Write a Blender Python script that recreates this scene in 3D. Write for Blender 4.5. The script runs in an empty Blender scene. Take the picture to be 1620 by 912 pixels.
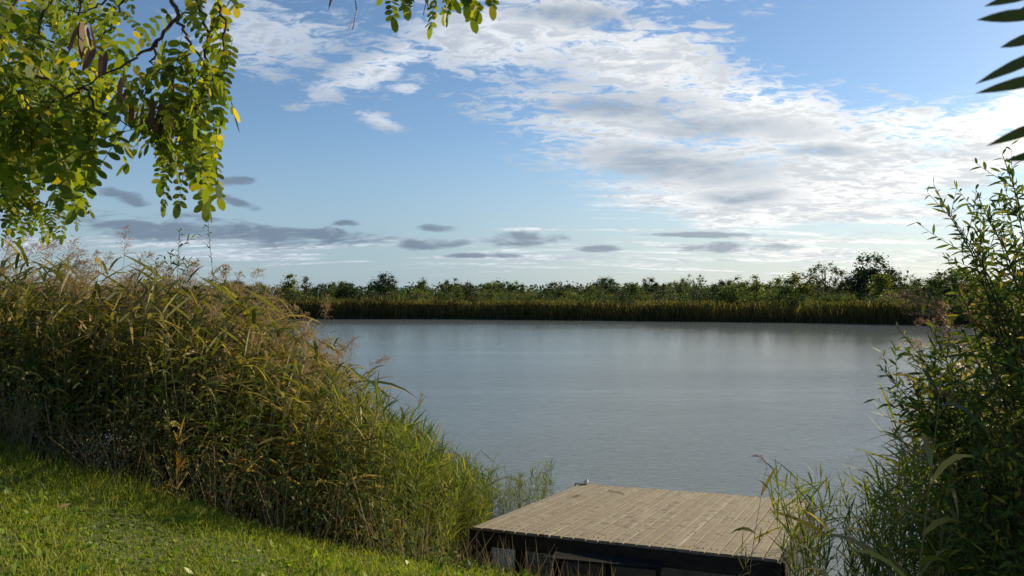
import bpy, math, random
import numpy as np
from mathutils import Vector
R = math.radians
random.seed(7)
rng = np.random.default_rng(7)
scene = bpy.context.scene
COL = scene.collection

# ------------------------------------------------------------------ camera, light, exposure
FPX = 1200.0            # focal length in pixels of a 1620 px wide frame
HZ = 471.0              # row of the horizon
EYE = 3.3               # eye height above the water
cam = bpy.data.cameras.new("camera")
cam.sensor_width = 36.0
cam.lens = 36.0 * FPX / 1620.0
cam.clip_start = 0.05
cam.clip_end = 9000
camo = bpy.data.objects.new("camera", cam)
COL.objects.link(camo)
camo.location = (0, 0, EYE)
camo.rotation_euler = (R(90) + math.atan((HZ - 456) / FPX), 0, 0)
cam.dof.use_dof = True
cam.dof.focus_distance = 14.0
cam.dof.aperture_fstop = 13.0
scene.camera = camo

SUN_AZ, SUN_EL = 52.0, 24.0
sd = Vector((math.sin(R(SUN_AZ)) * math.cos(R(SUN_EL)), math.cos(R(SUN_AZ)) * math.cos(R(SUN_EL)), math.sin(R(SUN_EL))))
sl = bpy.data.lights.new("sun", 'SUN')
sl.energy = 5.0
sl.angle = R(0.6)
sl.color = (1.0, 0.84, 0.58)
so = bpy.data.objects.new("sun", sl)
COL.objects.link(so)
so.rotation_euler = sd.to_track_quat('Z', 'Y').to_euler()
so.location = sd * 60

vs = scene.view_settings
vs.view_transform = 'Standard'
vs.look = 'None'
vs.exposure = 0.35
vs.gamma = 1.0
vs.use_curve_mapping = False
scene.cycles.use_denoising = True
scene.cycles.max_bounces = 6
scene.cycles.transparent_max_bounces = 4
scene.cycles.transmission_bounces = 4
scene.cycles.diffuse_bounces = 3
scene.cycles.glossy_bounces = 2
scene.cycles.sample_clamp_indirect = 4.0

# ------------------------------------------------------------------ node helpers
class NT:
    def __init__(s, tree):
        s.t = tree; s.n = tree.nodes; s.l = tree.links
    def node(s, kind, **kw):
        nd = s.n.new(kind)
        for k, v in kw.items():
            setattr(nd, k, v)
        return nd
    def put(s, sock, v):
        if v is None: return
        if isinstance(v, bpy.types.NodeSocket): s.l.new(v, sock)
        else: sock.default_value = v
    def math(s, op, a, b=None, c=None, clamp=False):
        nd = s.node('ShaderNodeMath', operation=op, use_clamp=clamp)
        s.put(nd.inputs[0], a); s.put(nd.inputs[1], b)
        if c is not None: s.put(nd.inputs[2], c)
        return nd.outputs[0]
    def mix(s, f, a, b, blend='MIX'):
        nd = s.node('ShaderNodeMix', data_type='RGBA', blend_type=blend)
        nd.clamp_factor = True
        s.put(nd.inputs[0], f); s.put(nd.inputs[6], a); s.put(nd.inputs[7], b)
        return nd.outputs[2]
    def sstep(s, v, lo, hi, a=0.0, b=1.0):
        nd = s.node('ShaderNodeMapRange', interpolation_type='SMOOTHSTEP')
        s.put(nd.inputs[0], v)
        for i, x in enumerate((lo, hi, a, b)): nd.inputs[i + 1].default_value = x
        return nd.outputs[0]
    def noise(s, vec, scale, detail=4, rough=0.5, dist=0.0):
        nd = s.node('ShaderNodeTexNoise')
        s.put(nd.inputs['Vector'], vec)
        nd.inputs['Scale'].default_value = scale
        nd.inputs['Detail'].default_value = detail
        nd.inputs['Roughness'].default_value = rough
        nd.inputs['Distortion'].default_value = dist
        return nd.outputs[0], nd.outputs[1]
    def mapping(s, vec, loc=(0, 0, 0), rot=(0, 0, 0), scl=(1, 1, 1), kind='POINT'):
        nd = s.node('ShaderNodeMapping', vector_type=kind)
        s.put(nd.inputs[0], vec)
        nd.inputs[1].default_value = loc; nd.inputs[2].default_value = rot; nd.inputs[3].default_value = scl
        return nd.outputs[0]
    def ramp(s, f, stops):
        nd = s.node('ShaderNodeValToRGB')
        el = nd.color_ramp.elements
        while len(el) < len(stops): el.new(0.5)
        for e, (p, c) in zip(el, stops):
            e.position = p; e.color = (c[0], c[1], c[2], 1)
        s.put(nd.inputs[0], f)
        return nd.outputs[0]

# ------------------------------------------------------------------ sky with broken cloud
world = bpy.data.worlds.new("World")
scene.world = world
world.use_nodes = True
w = NT(world.node_tree)
w.n.clear()
SKY_STRENGTH = 0.10
out = w.node('ShaderNodeOutputWorld')
bg = w.node('ShaderNodeBackground')
bg.inputs[1].default_value = SKY_STRENGTH
w.l.new(bg.outputs[0], out.inputs[0])
sky = w.node('ShaderNodeTexSky', sky_type='NISHITA')
sky.sun_disc = False
sky.sun_elevation = R(SUN_EL)
sky.sun_rotation = R(SUN_AZ)
sky.altitude = 100
sky.air_density = 1.0
sky.dust_density = 0.25
sky.ozone_density = 3.0
tc = w.node('ShaderNodeTexCoord')
sep = w.node('ShaderNodeSeparateXYZ')
w.l.new(tc.outputs['Generated'], sep.inputs[0])
X, Y, Z = sep.outputs
yy = w.math('MAXIMUM', Y, 0.04)
P = w.math('DIVIDE', X, yy)
Q = w.math('DIVIDE', Z, yy)
zz = w.math('ADD', w.math('MAXIMUM', Z, 0.0), 0.13)
cxy = w.node('ShaderNodeCombineXYZ')
w.put(cxy.inputs[0], w.math('DIVIDE', X, zz)); w.put(cxy.inputs[1], w.math('DIVIDE', Y, zz))
pln = cxy.outputs[0]
cg = w.node('ShaderNodeCombineXYZ')
w.put(cg.inputs[0], P); w.put(cg.inputs[1], Q)
gn = cg.outputs[0]
# warp of the sky coordinates, so that bank edges come out ragged
wn = w.noise(w.mapping(gn, scl=(1, 2.2, 1)), 3.2, 5, 0.6)[1]
sub = w.node('ShaderNodeVectorMath', operation='SUBTRACT'); w.l.new(wn, sub.inputs[0]); sub.inputs[1].default_value = (.5, .5, .5)
scl_ = w.node('ShaderNodeVectorMath', operation='MULTIPLY'); w.l.new(sub.outputs[0], scl_.inputs[0]); scl_.inputs[1].default_value = (.16, .07, 0)
addv = w.node('ShaderNodeVectorMath', operation='ADD'); w.l.new(gn, addv.inputs[0]); w.l.new(scl_.outputs[0], addv.inputs[1])
gw = addv.outputs[0]
def blob(vec, px, py, rx, ry, rot=0.0, soft=1.0, amp=1.0):
    """soft elliptical patch of sky; direction given as tangent coordinates"""
    m = w.mapping(vec, ((px - 810) / FPX, (HZ - py) / FPX, 0), (0, 0, R(-rot)), (rx / FPX, ry / FPX, 1), 'TEXTURE')
    ln = w.node('ShaderNodeVectorMath', operation='LENGTH'); w.l.new(m, ln.inputs[0])
    return w.sstep(ln.outputs['Value'], 0.10 * soft, 1.50, amp, 0.0)
def union(lst):
    v = lst[0]
    for b in lst[1:]: v = w.math('MAXIMUM', v, b)
    return v
main = union([blob(gw, *b) for b in [
    (830, 50, 310, 85, -12), (1010, 95, 200, 95, 10), (1230, 195, 330, 105, 17), (1060, 255, 270, 90, 12),
    (1480, 195, 250, 55, 3), (1200, 320, 330, 50, 4), (590, 110, 150, 34, -22), (1560, 245, 240, 42, -12),
    (900, -60, 420, 90, 0), (1000, 190, 260, 60, 8), (1290, 300, 330, 60, -4), (1760, 190, 260, 60, 0), (2260, -120, 640, 330, 20), (1500, -420, 500, 220, 10),  # closing pair: unseen off-frame cloud added to brighten the water
    (1350, 245, 260, 70, 6)]])
weak = union([blob(gw, 430, 45, 170, 85, 0, 1.0, 0.80), blob(gn, 640, 138, 50, 15, 12, 1, 0.85), blob(gn, 600, 190, 52, 16, 18, 1, 0.85),
              blob(gw, 1250, 385, 420, 50, 0, 1.0, 0.60), blob(gn, 835, 362, 75, 5, 0, 1, .8), blob(gw, 1500, 420, 420, 40, 0, 1.0, 0.55),
              blob(gw, 900, 402, 460, 34, 0, 1, 0.52), blob(gn, 560, 142, 22, 10, 0, 1, .6), blob(gw, 300, 390, 460, 34, 0, 1, .50)])
M = w.math('MAXIMUM', main, weak)
n1 = w.noise(w.mapping(pln, rot=(0, 0, R(28)), scl=(1.0, 1.15, 1)), 2.5, 11, 0.66, 0.35)[0]
n2 = w.noise(w.mapping(pln, (3, 1, 0), (0, 0, R(-32)), (1.0, 1.55, 1)), 11.0, 7, 0.66, 0.7)[0]
n3 = w.noise(w.mapping(pln, (9, 4, 0), (0, 0, 0), (0.30, 1.9, 1)), 3.6, 7, 0.6, 0.2)[0]       # long horizontal streaks
lowf = w.sstep(Q, 0.07, 0.22, 1.0, 0.0)
nn = w.math('ADD', w.math('MULTIPLY', w.math('SUBTRACT', n1, 0.5), 2.6), w.math('MULTIPLY', w.math('SUBTRACT', n2, 0.5), 2.7))
nlow = w.math('MULTIPLY', w.math('SUBTRACT', n3, 0.48), 3.4)
mixn = w.node('ShaderNodeMix', data_type='FLOAT'); w.put(mixn.inputs[0], lowf); w.put(mixn.inputs[2], nn); w.put(mixn.inputs[3], nlow)
dens = w.math('ADD', w.math('SUBTRACT', w.math('MULTIPLY', M, 1.22), 0.31), mixn.outputs[0])
alpha = w.sstep(dens, 0.08, 0.78)
alpha = w.math('MULTIPLY', alpha, w.sstep(M, 0.02, 0.30))
# grey undersides and the grey bars low in the sky
grey = union([blob(gw, *b) for b in [
    (1060, 262, 230, 44, 7), (1300, 244, 110, 17, 0), (1180, 316, 95, 17, 0), (980, 165, 170, 36, 0), (1140, 200, 200, 28, 4), (900, 20, 150, 30, 0)]])
bars = union([blob(gn, *b) for b in [(290, 362, 260, 24, 3), (460, 374, 190, 20, 2), (680, 385, 62, 11, 0), (835, 380, 70, 15, 0), (545, 353, 26, 6, 0),
             (685, 362, 42, 8, 3), (190, 310, 48, 12, 15), (370, 318, 46, 8, 20), (960, 393, 55, 6, 0), (1130, 392, 150, 9, 0), (1120, 372, 110, 5, 0), (365, 286, 34, 9, 0), (230, 356, 70, 9, 0), (760, 405, 80, 5, 0)]])
ndt = w.noise(w.mapping(gn, scl=(1, 4.2, 1)), 13, 7, 0.62, 0.5)[0]
barsA = w.sstep(w.math('ADD', bars, w.math('MULTIPLY', w.math('SUBTRACT', ndt, 0.5), 3.2)), 0.25, 1.0)
barsA = w.math('MULTIPLY', barsA, w.sstep(bars, 0.0, 0.3, 0.0, 0.9))
dotn = w.node('ShaderNodeVectorMath', operation='DOT_PRODUCT'); w.l.new(tc.outputs['Generated'], dotn.inputs[0]); dotn.inputs[1].default_value = sd
sunf = w.sstep(dotn.outputs['Value'], 0.40, 0.98)
K = 1.0 / SKY_STRENGTH
def kc(r, g, b): return (r * K, g * K, b * K, 1)
white = w.mix(sunf, kc(.62, .67, .74), kc(.98, .95, .89))
white = w.mix(w.sstep(dotn.outputs['Value'], 0.905, 0.99), white, kc(6.0, 5.5, 4.6))     # cloud close to the sun is far brighter, boosted for sheen on the water
shade = w.mix(sunf, kc(.17, .23, .32), kc(.33, .38, .44))
tex = w.sstep(w.math('ADD', n1, w.math('MULTIPLY', n2, 0.9)), 0.80, 1.10)
gf = w.math('MULTIPLY', grey, w.sstep(n1, 0.62, 0.40, 0.70, 1.0))
gf = w.math('MAXIMUM', gf, w.math('MULTIPLY', tex, 0.62))
gf = w.math('MULTIPLY', gf, w.sstep(dotn.outputs['Value'], .93, .99, 1.0, .5))
ccol = w.mix(gf, white, shade)
veil = w.math('MULTIPLY', w.sstep(Q, -.02, 0.24, 0.85, 0.0), w.sstep(Y, 0.0, 0.4))
base = w.mix(veil, w.mix(1.0, sky.outputs[0], (.86, .91, .94, 1), 'MULTIPLY'), w.mix(sunf, kc(.26, .35, .43), kc(.62, .63, .58)))
skyc = w.mix(w.math('MULTIPLY', alpha, 0.93), base, ccol)
skyc = w.mix(barsA, skyc, w.mix(sunf, kc(.14, .19, .26), kc(.34, .38, .42)))
w.l.new(skyc, bg.inputs[0])

# ------------------------------------------------------------------ materials
def new_mat(name):
    m = bpy.data.materials.new(name); m.use_nodes = True
    t = NT(m.node_tree); t.n.clear()
    o = t.node('ShaderNodeOutputMaterial')
    return m, t, o
def leaf_mat(name, stops, trans=0.4, rough=0.45, spec=0.35, tint=(1.25, 1.35, 0.55)):
    m, t, o = new_mat(name)
    g = t.node('ShaderNodeNewGeometry')
    col = t.ramp(g.outputs['Random Per Island'], stops)
    p = t.node('ShaderNodeBsdfPrincipled')
    t.put(p.inputs['Base Color'], col); p.inputs['Roughness'].default_value = rough
    p.inputs['Specular IOR Level'].default_value = spec
    tr = t.node('ShaderNodeBsdfTranslucent')
    t.put(tr.inputs[0], t.mix(1.0, col, (tint[0], tint[1], tint[2], 1), 'MULTIPLY'))
    mx = t.node('ShaderNodeMixShader'); mx.inputs[0].default_value = trans
    t.l.new(p.outputs[0], mx.inputs[1]); t.l.new(tr.outputs[0], mx.inputs[2]); t.l.new(mx.outputs[0], o.inputs[0])
    return m
def plain_mat(name, c1, c2, scale=6, rough=0.8, bump=0.0, stretch=(1, 1, 1), spec=0.3):
    m, t, o = new_mat(name)
    tcn = t.node('ShaderNodeTexCoord')
    v = t.mapping(tcn.outputs['Object'], scl=stretch)
    n = t.noise(v, scale, 6, 0.6)[0]
    p = t.node('ShaderNodeBsdfPrincipled')
    t.put(p.inputs['Base Color'], t.ramp(n, [(0.3, c1), (0.7, c2)]))
    p.inputs['Roughness'].default_value = rough; p.inputs['Specular IOR Level'].default_value = spec
    if bump:
        b = t.node('ShaderNodeBump'); b.inputs[0].default_value = bump; b.inputs[1].default_value = 0.01
        t.l.new(n, b.inputs['Height']); t.l.new(b.outputs[0], p.inputs['Normal'])
    t.l.new(p.outputs[0], o.inputs[0])
    return m
MAT = {}
MAT['reed_leaf'] = leaf_mat('reed_leaf', [(0, (.035, .060, .014)), (.35, (.090, .110, .022)), (.60, (.180, .165, .034)), (.82, (.31, .225, .06)), (1, (.46, .34, .15))], .42, .52, .3)
MAT['young_leaf'] = leaf_mat('young_reed_leaf', [(0, (.075, .115, .020)), (.6, (.145, .180, .034)), (.9, (.23, .22, .055)), (1, (.38, .29, .08))], .45, .6, .15)
MAT['reed_stem'] = leaf_mat('reed_stem', [(0, (.12, .13, .045)), (.6, (.22, .18, .08)), (1, (.16, .10, .045))], .05, .5, .3)
MAT['panicle'] = leaf_mat('reed_panicle', [(0, (.22, .155, .075)), (.5, (.36, .27, .145)), (1, (.50, .40, .24))], .45, .8, .1, (1.1, .95, .85))
MAT['dark_panicle'] = leaf_mat('dark_reed_panicle', [(0, (.15, .085, .07)), (.5, (.26, .17, .13)), (1, (.36, .26, .20))], .4, .8, .1, (1.1, .95, .85))
MAT['orange_leaf'] = leaf_mat('orange_leaf', [(0, (.55, .20, .03)), (.5, (.65, .36, .05)), (1, (.50, .42, .08))], .4, .5, .2, (1.1, 1, .8))
MAT['willow_leaf'] = leaf_mat('willow_leaf', [(0, (.045, .075, .016)), (.5, (.080, .120, .024)), (.90, (.15, .17, .035)), (.975, (.42, .28, .03)), (1, (.42, .28, .03))], .42, .6, .15)
MAT['near_leaf'] = leaf_mat('dark_willow_leaf', [(0, (.030, .050, .014)), (1, (.045, .065, .018))], .12, .5, .3)
MAT['grey_willow_leaf'] = leaf_mat('grey_willow_leaf', [(0, (.07, .10, .045)), (1, (.14, .18, .075))], .35, .5, .3)
MAT['locust_leaf'] = leaf_mat('locust_leaf', [(0, (.070, .115, .014)), (.55, (.130, .185, .020)), (.90, (.23, .26, .025)), (.985, (.42, .34, .03)), (1, (.42, .34, .03))], .55, .5, .25, (1.6, 1.5, .4))
MAT['locust_pod'] = leaf_mat('locust_pod', [(0, (.07, .028, .018)), (1, (.20, .09, .05))], .12, .4, .4, (1, .8, .7))
MAT['bark'] = plain_mat('bark', (.045, .032, .022), (.12, .09, .065), 14, .9, .6, (1, 1, .3))
MAT['twig'] = plain_mat('twig_bark', (.045, .030, .022), (.10, .07, .045), 20, .8)
MAT['grass'] = leaf_mat('grass_blade', [(0, (.135, .170, .016)), (.6, (.275, .310, .028)), (.9, (.36, .36, .07)), (1, (.38, .34, .13))], .50, .5, .3)
MAT['weed'] = leaf_mat('broad_weed_leaf', [(0, (.10, .190, .016)), (.7, (.21, .31, .028)), (1, (.32, .36, .06))], .48, .42, .4)
MAT['dry'] = leaf_mat('dry_stalk', [(0, (.20, .13, .07)), (.6, (.32, .23, .12)), (1, (.44, .34, .19))], .15, .7, .2, (1, 1, 1))
MAT['rust_stalk'] = leaf_mat('rusty_stalk', [(0, (.16, .07, .035)), (1, (.28, .13, .06))], .1, .7, .2, (1, 1, 1))
MAT['white_flower'] = leaf_mat('white_flower', [(0, (.62, .62, .55)), (1, (.75, .74, .68))], .3, .7, .2, (1, 1, 1))
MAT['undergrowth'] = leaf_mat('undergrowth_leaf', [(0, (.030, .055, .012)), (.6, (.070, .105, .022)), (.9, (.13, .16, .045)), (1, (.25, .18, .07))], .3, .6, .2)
for nm, a, b, c in [('tree_dark', (.026, .042, .022), (.044, .068, .032), (.070, .095, .045)),
                    ('tree_mid', (.060, .090, .022), (.110, .145, .034), (.17, .18, .05)),
                    ('tree_yellow', (.11, .14, .024), (.18, .20, .036), (.26, .25, .06)),
                    ('tree_grey', (.060, .072, .045), (.095, .110, .060), (.14, .14, .08)),
                    ('tree_rust', (.10, .055, .022), (.15, .075, .03), (.14, .10, .03))]:
    MAT[nm] = leaf_mat(nm, [(0, a), (.6, b), (1, c)], .32, .6, .2)
MAT['far_reed'] = leaf_mat('far_reed', [(0, (.032, .030, .012)), (.5, (.050, .046, .018)), (.85, (.085, .070, .028)), (1, (.12, .09, .04))], .08, .8, .05)
MAT['far_scrub'] = leaf_mat('far_scrub', [(0, (.07, .075, .022)), (.6, (.14, .125, .034)), (1, (.28, .21, .09))], .35, .7, .1)

# water
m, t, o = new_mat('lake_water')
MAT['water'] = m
tcn = t.node('ShaderNodeTexCoord')
v = tcn.outputs['Object']
p = t.node('ShaderNodeBsdfPrincipled')
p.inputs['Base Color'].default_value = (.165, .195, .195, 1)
p.inputs['Roughness'].default_value = 0.10
p.inputs['IOR'].default_value = 1.36
p.inputs['Specular IOR Level'].default_value = 0.5
wa = t.noise(t.mapping(v, rot=(0, 0, R(8)), scl=(.9, 2.3, 1)), 4.4, 5, 0.62, .4)[0]
wb = t.noise(t.mapping(v, rot=(0, 0, R(-14)), scl=(.8, 1.8, 1)), 0.75, 3, 0.5, .3)[0]
wc = t.noise(t.mapping(v, rot=(0, 0, R(-4)), scl=(.35, 1.5, 1)), 0.06, 4, 0.55, .6)[0]     # gusts: calmer and rougher areas
sx = t.node('ShaderNodeSeparateXYZ'); t.l.new(v, sx.inputs[0])
calm = t.math('SUBTRACT', 1.0, t.math('MULTIPLY', t.sstep(sx.outputs[0], 8, 32), t.sstep(sx.outputs[1], 48, 80, 0, .86)))   # sheltered far right corner
calm = t.math('MULTIPLY', calm, t.sstep(sx.outputs[1], 84, 108, 1.0, .3))
calm = t.math('MULTIPLY', calm, t.sstep(sx.outputs[1], 10, 60, 1.7, .62))   # breezier this side of the lake
hgt = t.math('ADD', wa, t.math('MULTIPLY', wb, 1.2))
b = t.node('ShaderNodeBump'); b.inputs[0].default_value = 1.0; b.inputs[1].default_value = 0.0125
t.put(b.inputs['Height'], t.math('MULTIPLY', hgt, t.math('MULTIPLY', t.sstep(wc, .38, .62, .72, 1.2), calm)))
t.l.new(b.outputs[0], p.inputs['Normal']); t.l.new(p.outputs[0], o.inputs[0])

# soil under the grass
m, t, o = new_mat('bank_soil')
MAT['soil'] = m
tcn = t.node('ShaderNodeTexCoord')
n = t.noise(tcn.outputs['Object'], 1.3, 8, .6)[0]
p = t.node('ShaderNodeBsdfPrincipled'); p.inputs['Roughness'].default_value = .95
t.put(p.inputs['Base Color'], t.ramp(n, [(.3, (.035, .050, .016)), (.55, (.055, .075, .020)), (.75, (.075, .062, .035))]))
t.l.new(p.outputs[0], o.inputs[0])

# weathered boards
m, t, o = new_mat('weathered_board')
MAT['board'] = m
tcn = t.node('ShaderNodeTexCoord'); g = t.node('ShaderNodeNewGeometry')
v = tcn.outputs['Object']
sepv = t.node('ShaderNodeCombineXYZ'); t.put(sepv.inputs[2], t.math('MULTIPLY', g.outputs['Random Per Island'], 37.0))
av = t.node('ShaderNodeVectorMath', operation='ADD'); t.l.new(v, av.inputs[0]); t.l.new(sepv.outputs[0], av.inputs[1])
grain = t.noise(t.mapping(av.outputs[0], scl=(34, .30, 1)), 2.2, 8, .65, .6)[0]
blot = t.noise(t.mapping(av.outputs[0], scl=(3.0, .5, 1)), 3.0, 6, .65)[0]
spots = t.noise(t.mapping(av.outputs[0], scl=(2.2, 4.5, 1)), 3.2, 5, .6, .8)[0]
c = t.ramp(grain, [(.38, (.17, .148, .105)), (.5, (.29, .255, .185)), (.64, (.41, .365, .27))])
c = t.mix(t.sstep(blot, .42, .64, 0, .8), c, (.25, .20, .145, 1))
c = t.mix(t.sstep(spots, .535, .60, 0, .8), c, (.085, .062, .04, 1))
c = t.mix(t.math('MULTIPLY', g.outputs['Random Per Island'], .75), c, (.225, .190, .130, 1))
p = t.node('ShaderNodeBsdfPrincipled'); p.inputs['Roughness'].default_value = .78; p.inputs['Specular IOR Level'].default_value = .25
t.put(p.inputs['Base Color'], c)
b = t.node('ShaderNodeBump'); b.inputs[0].default_value = .5; b.inputs[1].default_value = .003
t.l.new(grain, b.inputs['Height']); t.l.new(b.outputs[0], p.inputs['Normal']); t.l.new(p.outputs[0], o.inputs[0])
MAT['beam'] = plain_mat('dark_beam', (.022, .016, .011), (.055, .040, .028), 9, .85, .5, (1, 1, 3))
MAT['black_wood'] = plain_mat('black_painted_wood', (.012, .012, .012), (.03, .028, .025), 12, .9, .2, spec=.1)
MAT['rust'] = plain_mat('rusty_iron', (.10, .035, .018), (.20, .085, .045), 30, .8)
MAT['white_scrap'] = plain_mat('white_plastic', (.72, .72, .70), (.82, .82, .80), 20, .5)
MAT['fallen'] = leaf_mat('fallen_leaf', [(0, (.55, .36, .19)), (1, (.62, .42, .24))], .3, .6, .2, (1, 1, 1))

# ------------------------------------------------------------------ geometry helpers
def blades(B, D, S, L, W, droop, prof, bendvec=(0, 0, -1)):
    """N leaf-like ribbons. B base, D direction, S side vector (unit), L length, W width, droop amount"""
    B = np.asarray(B, float); N = len(B); n = len(prof)
    L = np.broadcast_to(np.asarray(L, float), (N,)); W = np.broadcast_to(np.asarray(W, float), (N,)); dr = np.broadcast_to(np.asarray(droop, float), (N,))
    tt = np.linspace(0, 1, n)
    bv = np.broadcast_to(np.asarray(bendvec, float), (N, 3))
    C = B[:, None, :] + D[:, None, :] * (L[:, None] * tt)[:, :, None] + bv[:, None, :] * ((dr * L)[:, None] * (tt ** 2)[None, :])[:, :, None]
    off = S[:, None, :] * (W[:, None] * np.asarray(prof)[None, :] * .5)[:, :, None]
    V = np.stack([C - off, C + off], 2).reshape(-1, 3)
    base = (np.arange(N) * n * 2)[:, None] + (np.arange(n - 1) * 2)[None, :]
    F = np.stack([base, base + 1, base + 3, base + 2], -1).reshape(-1, 4)
    return V, F
def unit(v):
    v = np.asarray(v, float); return v / (np.linalg.norm(v, axis=-1, keepdims=True) + 1e-9)
def side_of(D, roll=None, r=rng):
    """unit vectors perpendicular to D, random roll unless given"""
    N = len(D)
    up = np.tile([0., 0., 1.], (N, 1)); up[np.abs(D[:, 2]) > .95] = [1, 0, 0]
    a = unit(np.cross(D, up)); b_ = np.cross(a, D)
    th = r.uniform(0, math.pi, N) if roll is None else np.broadcast_to(roll, (N,))
    return a * np.cos(th)[:, None] + b_ * np.sin(th)[:, None]
def tube(pts, rad, sides=5):
    pts = np.asarray(pts, float); n = len(pts); rad = np.broadcast_to(np.asarray(rad, float), (n,))
    T = unit(np.gradient(pts, axis=0))
    ref = np.array([0., 0, 1]) if abs(T[0][2]) < .9 else np.array([1., 0, 0])
    A = unit(np.cross(T, ref)); Bq = np.cross(T, A)
    an = np.linspace(0, 2 * math.pi, sides, endpoint=False)
    V = (pts[:, None, :] + rad[:, None, None] * (A[:, None, :] * np.cos(an)[None, :, None] + Bq[:, None, :] * np.sin(an)[None, :, None])).reshape(-1, 3)
    F = []
    for i in range(n - 1):
        for j in range(sides):
            k = (j + 1) % sides
            F.append((i * sides + j, i * sides + k, (i + 1) * sides + k, (i + 1) * sides + j))
    return V, np.array(F)
def join(lst):
    Vs, Fs, o_ = [], [], 0
    for V, F in lst:
        Vs.append(V); Fs.append(np.asarray(F) + o_); o_ += len(V)
    if not Vs: return np.zeros((0, 3)), np.zeros((0, 4), int)
    return np.concatenate(Vs), np.concatenate(Fs)
def mesh(name, VF, mats, mi=None, smooth=True):
    V, F = VF
    me = bpy.data.meshes.new(name)
    me.vertices.add(len(V)); me.vertices.foreach_set('co', np.ascontiguousarray(V, dtype=np.float32).ravel())
    me.loops.add(len(F) * 4); me.loops.foreach_set('vertex_index', np.ascontiguousarray(F, dtype=np.int32).ravel())
    me.polygons.add(len(F)); me.polygons.foreach_set('loop_start', np.arange(0, len(F) * 4, 4, dtype=np.int32))
    me.polygons.foreach_set('loop_total', np.full(len(F), 4, dtype=np.int32))
    me.polygons.foreach_set('use_smooth', np.full(len(F), bool(smooth)))
    for m_ in (mats if isinstance(mats, (list, tuple)) else [mats]): me.materials.append(m_)
    if mi is not None: me.polygons.foreach_set('material_index', np.asarray(mi, dtype=np.int32))
    me.update(calc_edges=True)
    return me
def link(name, me, parent=None, loc=(0, 0, 0), rz=0.0):
    ob = bpy.data.objects.new(name, me); COL.objects.link(ob); ob.location = loc; ob.rotation_euler = (0, 0, rz)
    if parent is not None: ob.parent = parent
    return ob
def tag(ob, label=None, cat=None, group=None, kind=None):
    if label: ob['label'] = label
    if cat: ob['category'] = cat
    if group: ob['group'] = group
    if kind: ob['kind'] = kind
    return ob
def thing(name, label, cat, loc=(0, 0, 0), rz=0.0, group=None, scl=1.0):
    ob = link(name, None, None, loc, rz); ob.scale = (scl, scl, scl)
    return tag(ob, label, cat, group)
def box(c0, ux, uy, uz):
    """box from a corner and three edge vectors"""
    c0, ux, uy, uz = [np.asarray(q, float) for q in (c0, ux, uy, uz)]
    V = np.array([c0, c0 + ux, c0 + ux + uy, c0 + uy, c0 + uz, c0 + ux + uz, c0 + ux + uy + uz, c0 + uy + uz])
    F = np.array([(0, 3, 2, 1), (4, 5, 6, 7), (0, 1, 5, 4), (1, 2, 6, 5), (2, 3, 7, 6), (3, 0, 4, 7)])
    return V, F
def at(px, py, Yd):
    """world point at distance Yd seen in that direction"""
    return np.array([(px - 810) / FPX * Yd, Yd, EYE - (py - HZ) / FPX * Yd])

# ------------------------------------------------------------------ ground (one sheet) and water
EX = [-300, -40, -12, -5, -2.2, -.3, 1.2, 3.2, 6, 10, 40, 300]
EYs = [70, 24, 9.6, 7.05, 6.28, 6.30, 6.0, 5.4, 4.6, 3.6, -6, -60]
def edge(x): return np.interp(x, EX, EYs)
FX = [-900, -200, -10, 15, 38, 50, 70, 120, 400]
FY = [180, 122, 116, 108, 99, 90, 74, 50, 20]
def far_shore(x): return np.interp(x, FX, FY)
def sm(t): t = np.clip(t, 0, 1); return t * t * (3 - 2 * t)
def ground(x, y):
    x = np.asarray(x, float); y = np.asarray(y, float)
    pl = 1.531 - .2008 * np.clip(x, -6, 4.6) - .0936 * np.clip(y, -2, 9)
    pl = pl + .04 * np.sin(x * 1.7 + y * .6) * np.cos(y * 1.3 - x * .4)
    t_ = sm((y - edge(x)) / 2.7)
    z = pl * (1 - t_) + (-.7) * t_
    f = sm((y - far_shore(x) + 1.5) / 4.0)
    z = z * (1 - f) + (.75 + .4 * np.sin(x * .05) * np.cos(y * .03)) * f
    return z
gx = np.unique(np.concatenate([np.linspace(-8, 7, 101), np.linspace(-60, 60, 61), np.linspace(-400, 400, 41), np.linspace(-4000, 4000, 21)]))
gy = np.unique(np.concatenate([np.linspace(-2, 13, 91), np.linspace(-60, 80, 36), np.linspace(80, 130, 41), np.linspace(130, 600, 16), np.linspace(-4000, 6000, 21)]))
GX, GY = np.meshgrid(gx, gy)
V = np.stack([GX, GY, ground(GX, GY)], -1).reshape(-1, 3)
i = np.arange(len(gy) - 1)[:, None] * len(gx) + np.arange(len(gx) - 1)[None, :]
F = np.stack([i, i + 1, i + 1 + len(gx), i + len(gx)], -1).reshape(-1, 4)
tag(link('ground', mesh('ground', (V, F), MAT['soil'])), kind='structure')
V = np.array([(-3800, -30, 0), (3800, -30, 0), (3800, 3800, 0), (-3800, 3800, 0)], float)
tag(link('water', mesh('water', (V, np.array([[0, 1, 2, 3]])), MAT['water'])), kind='structure')

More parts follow.
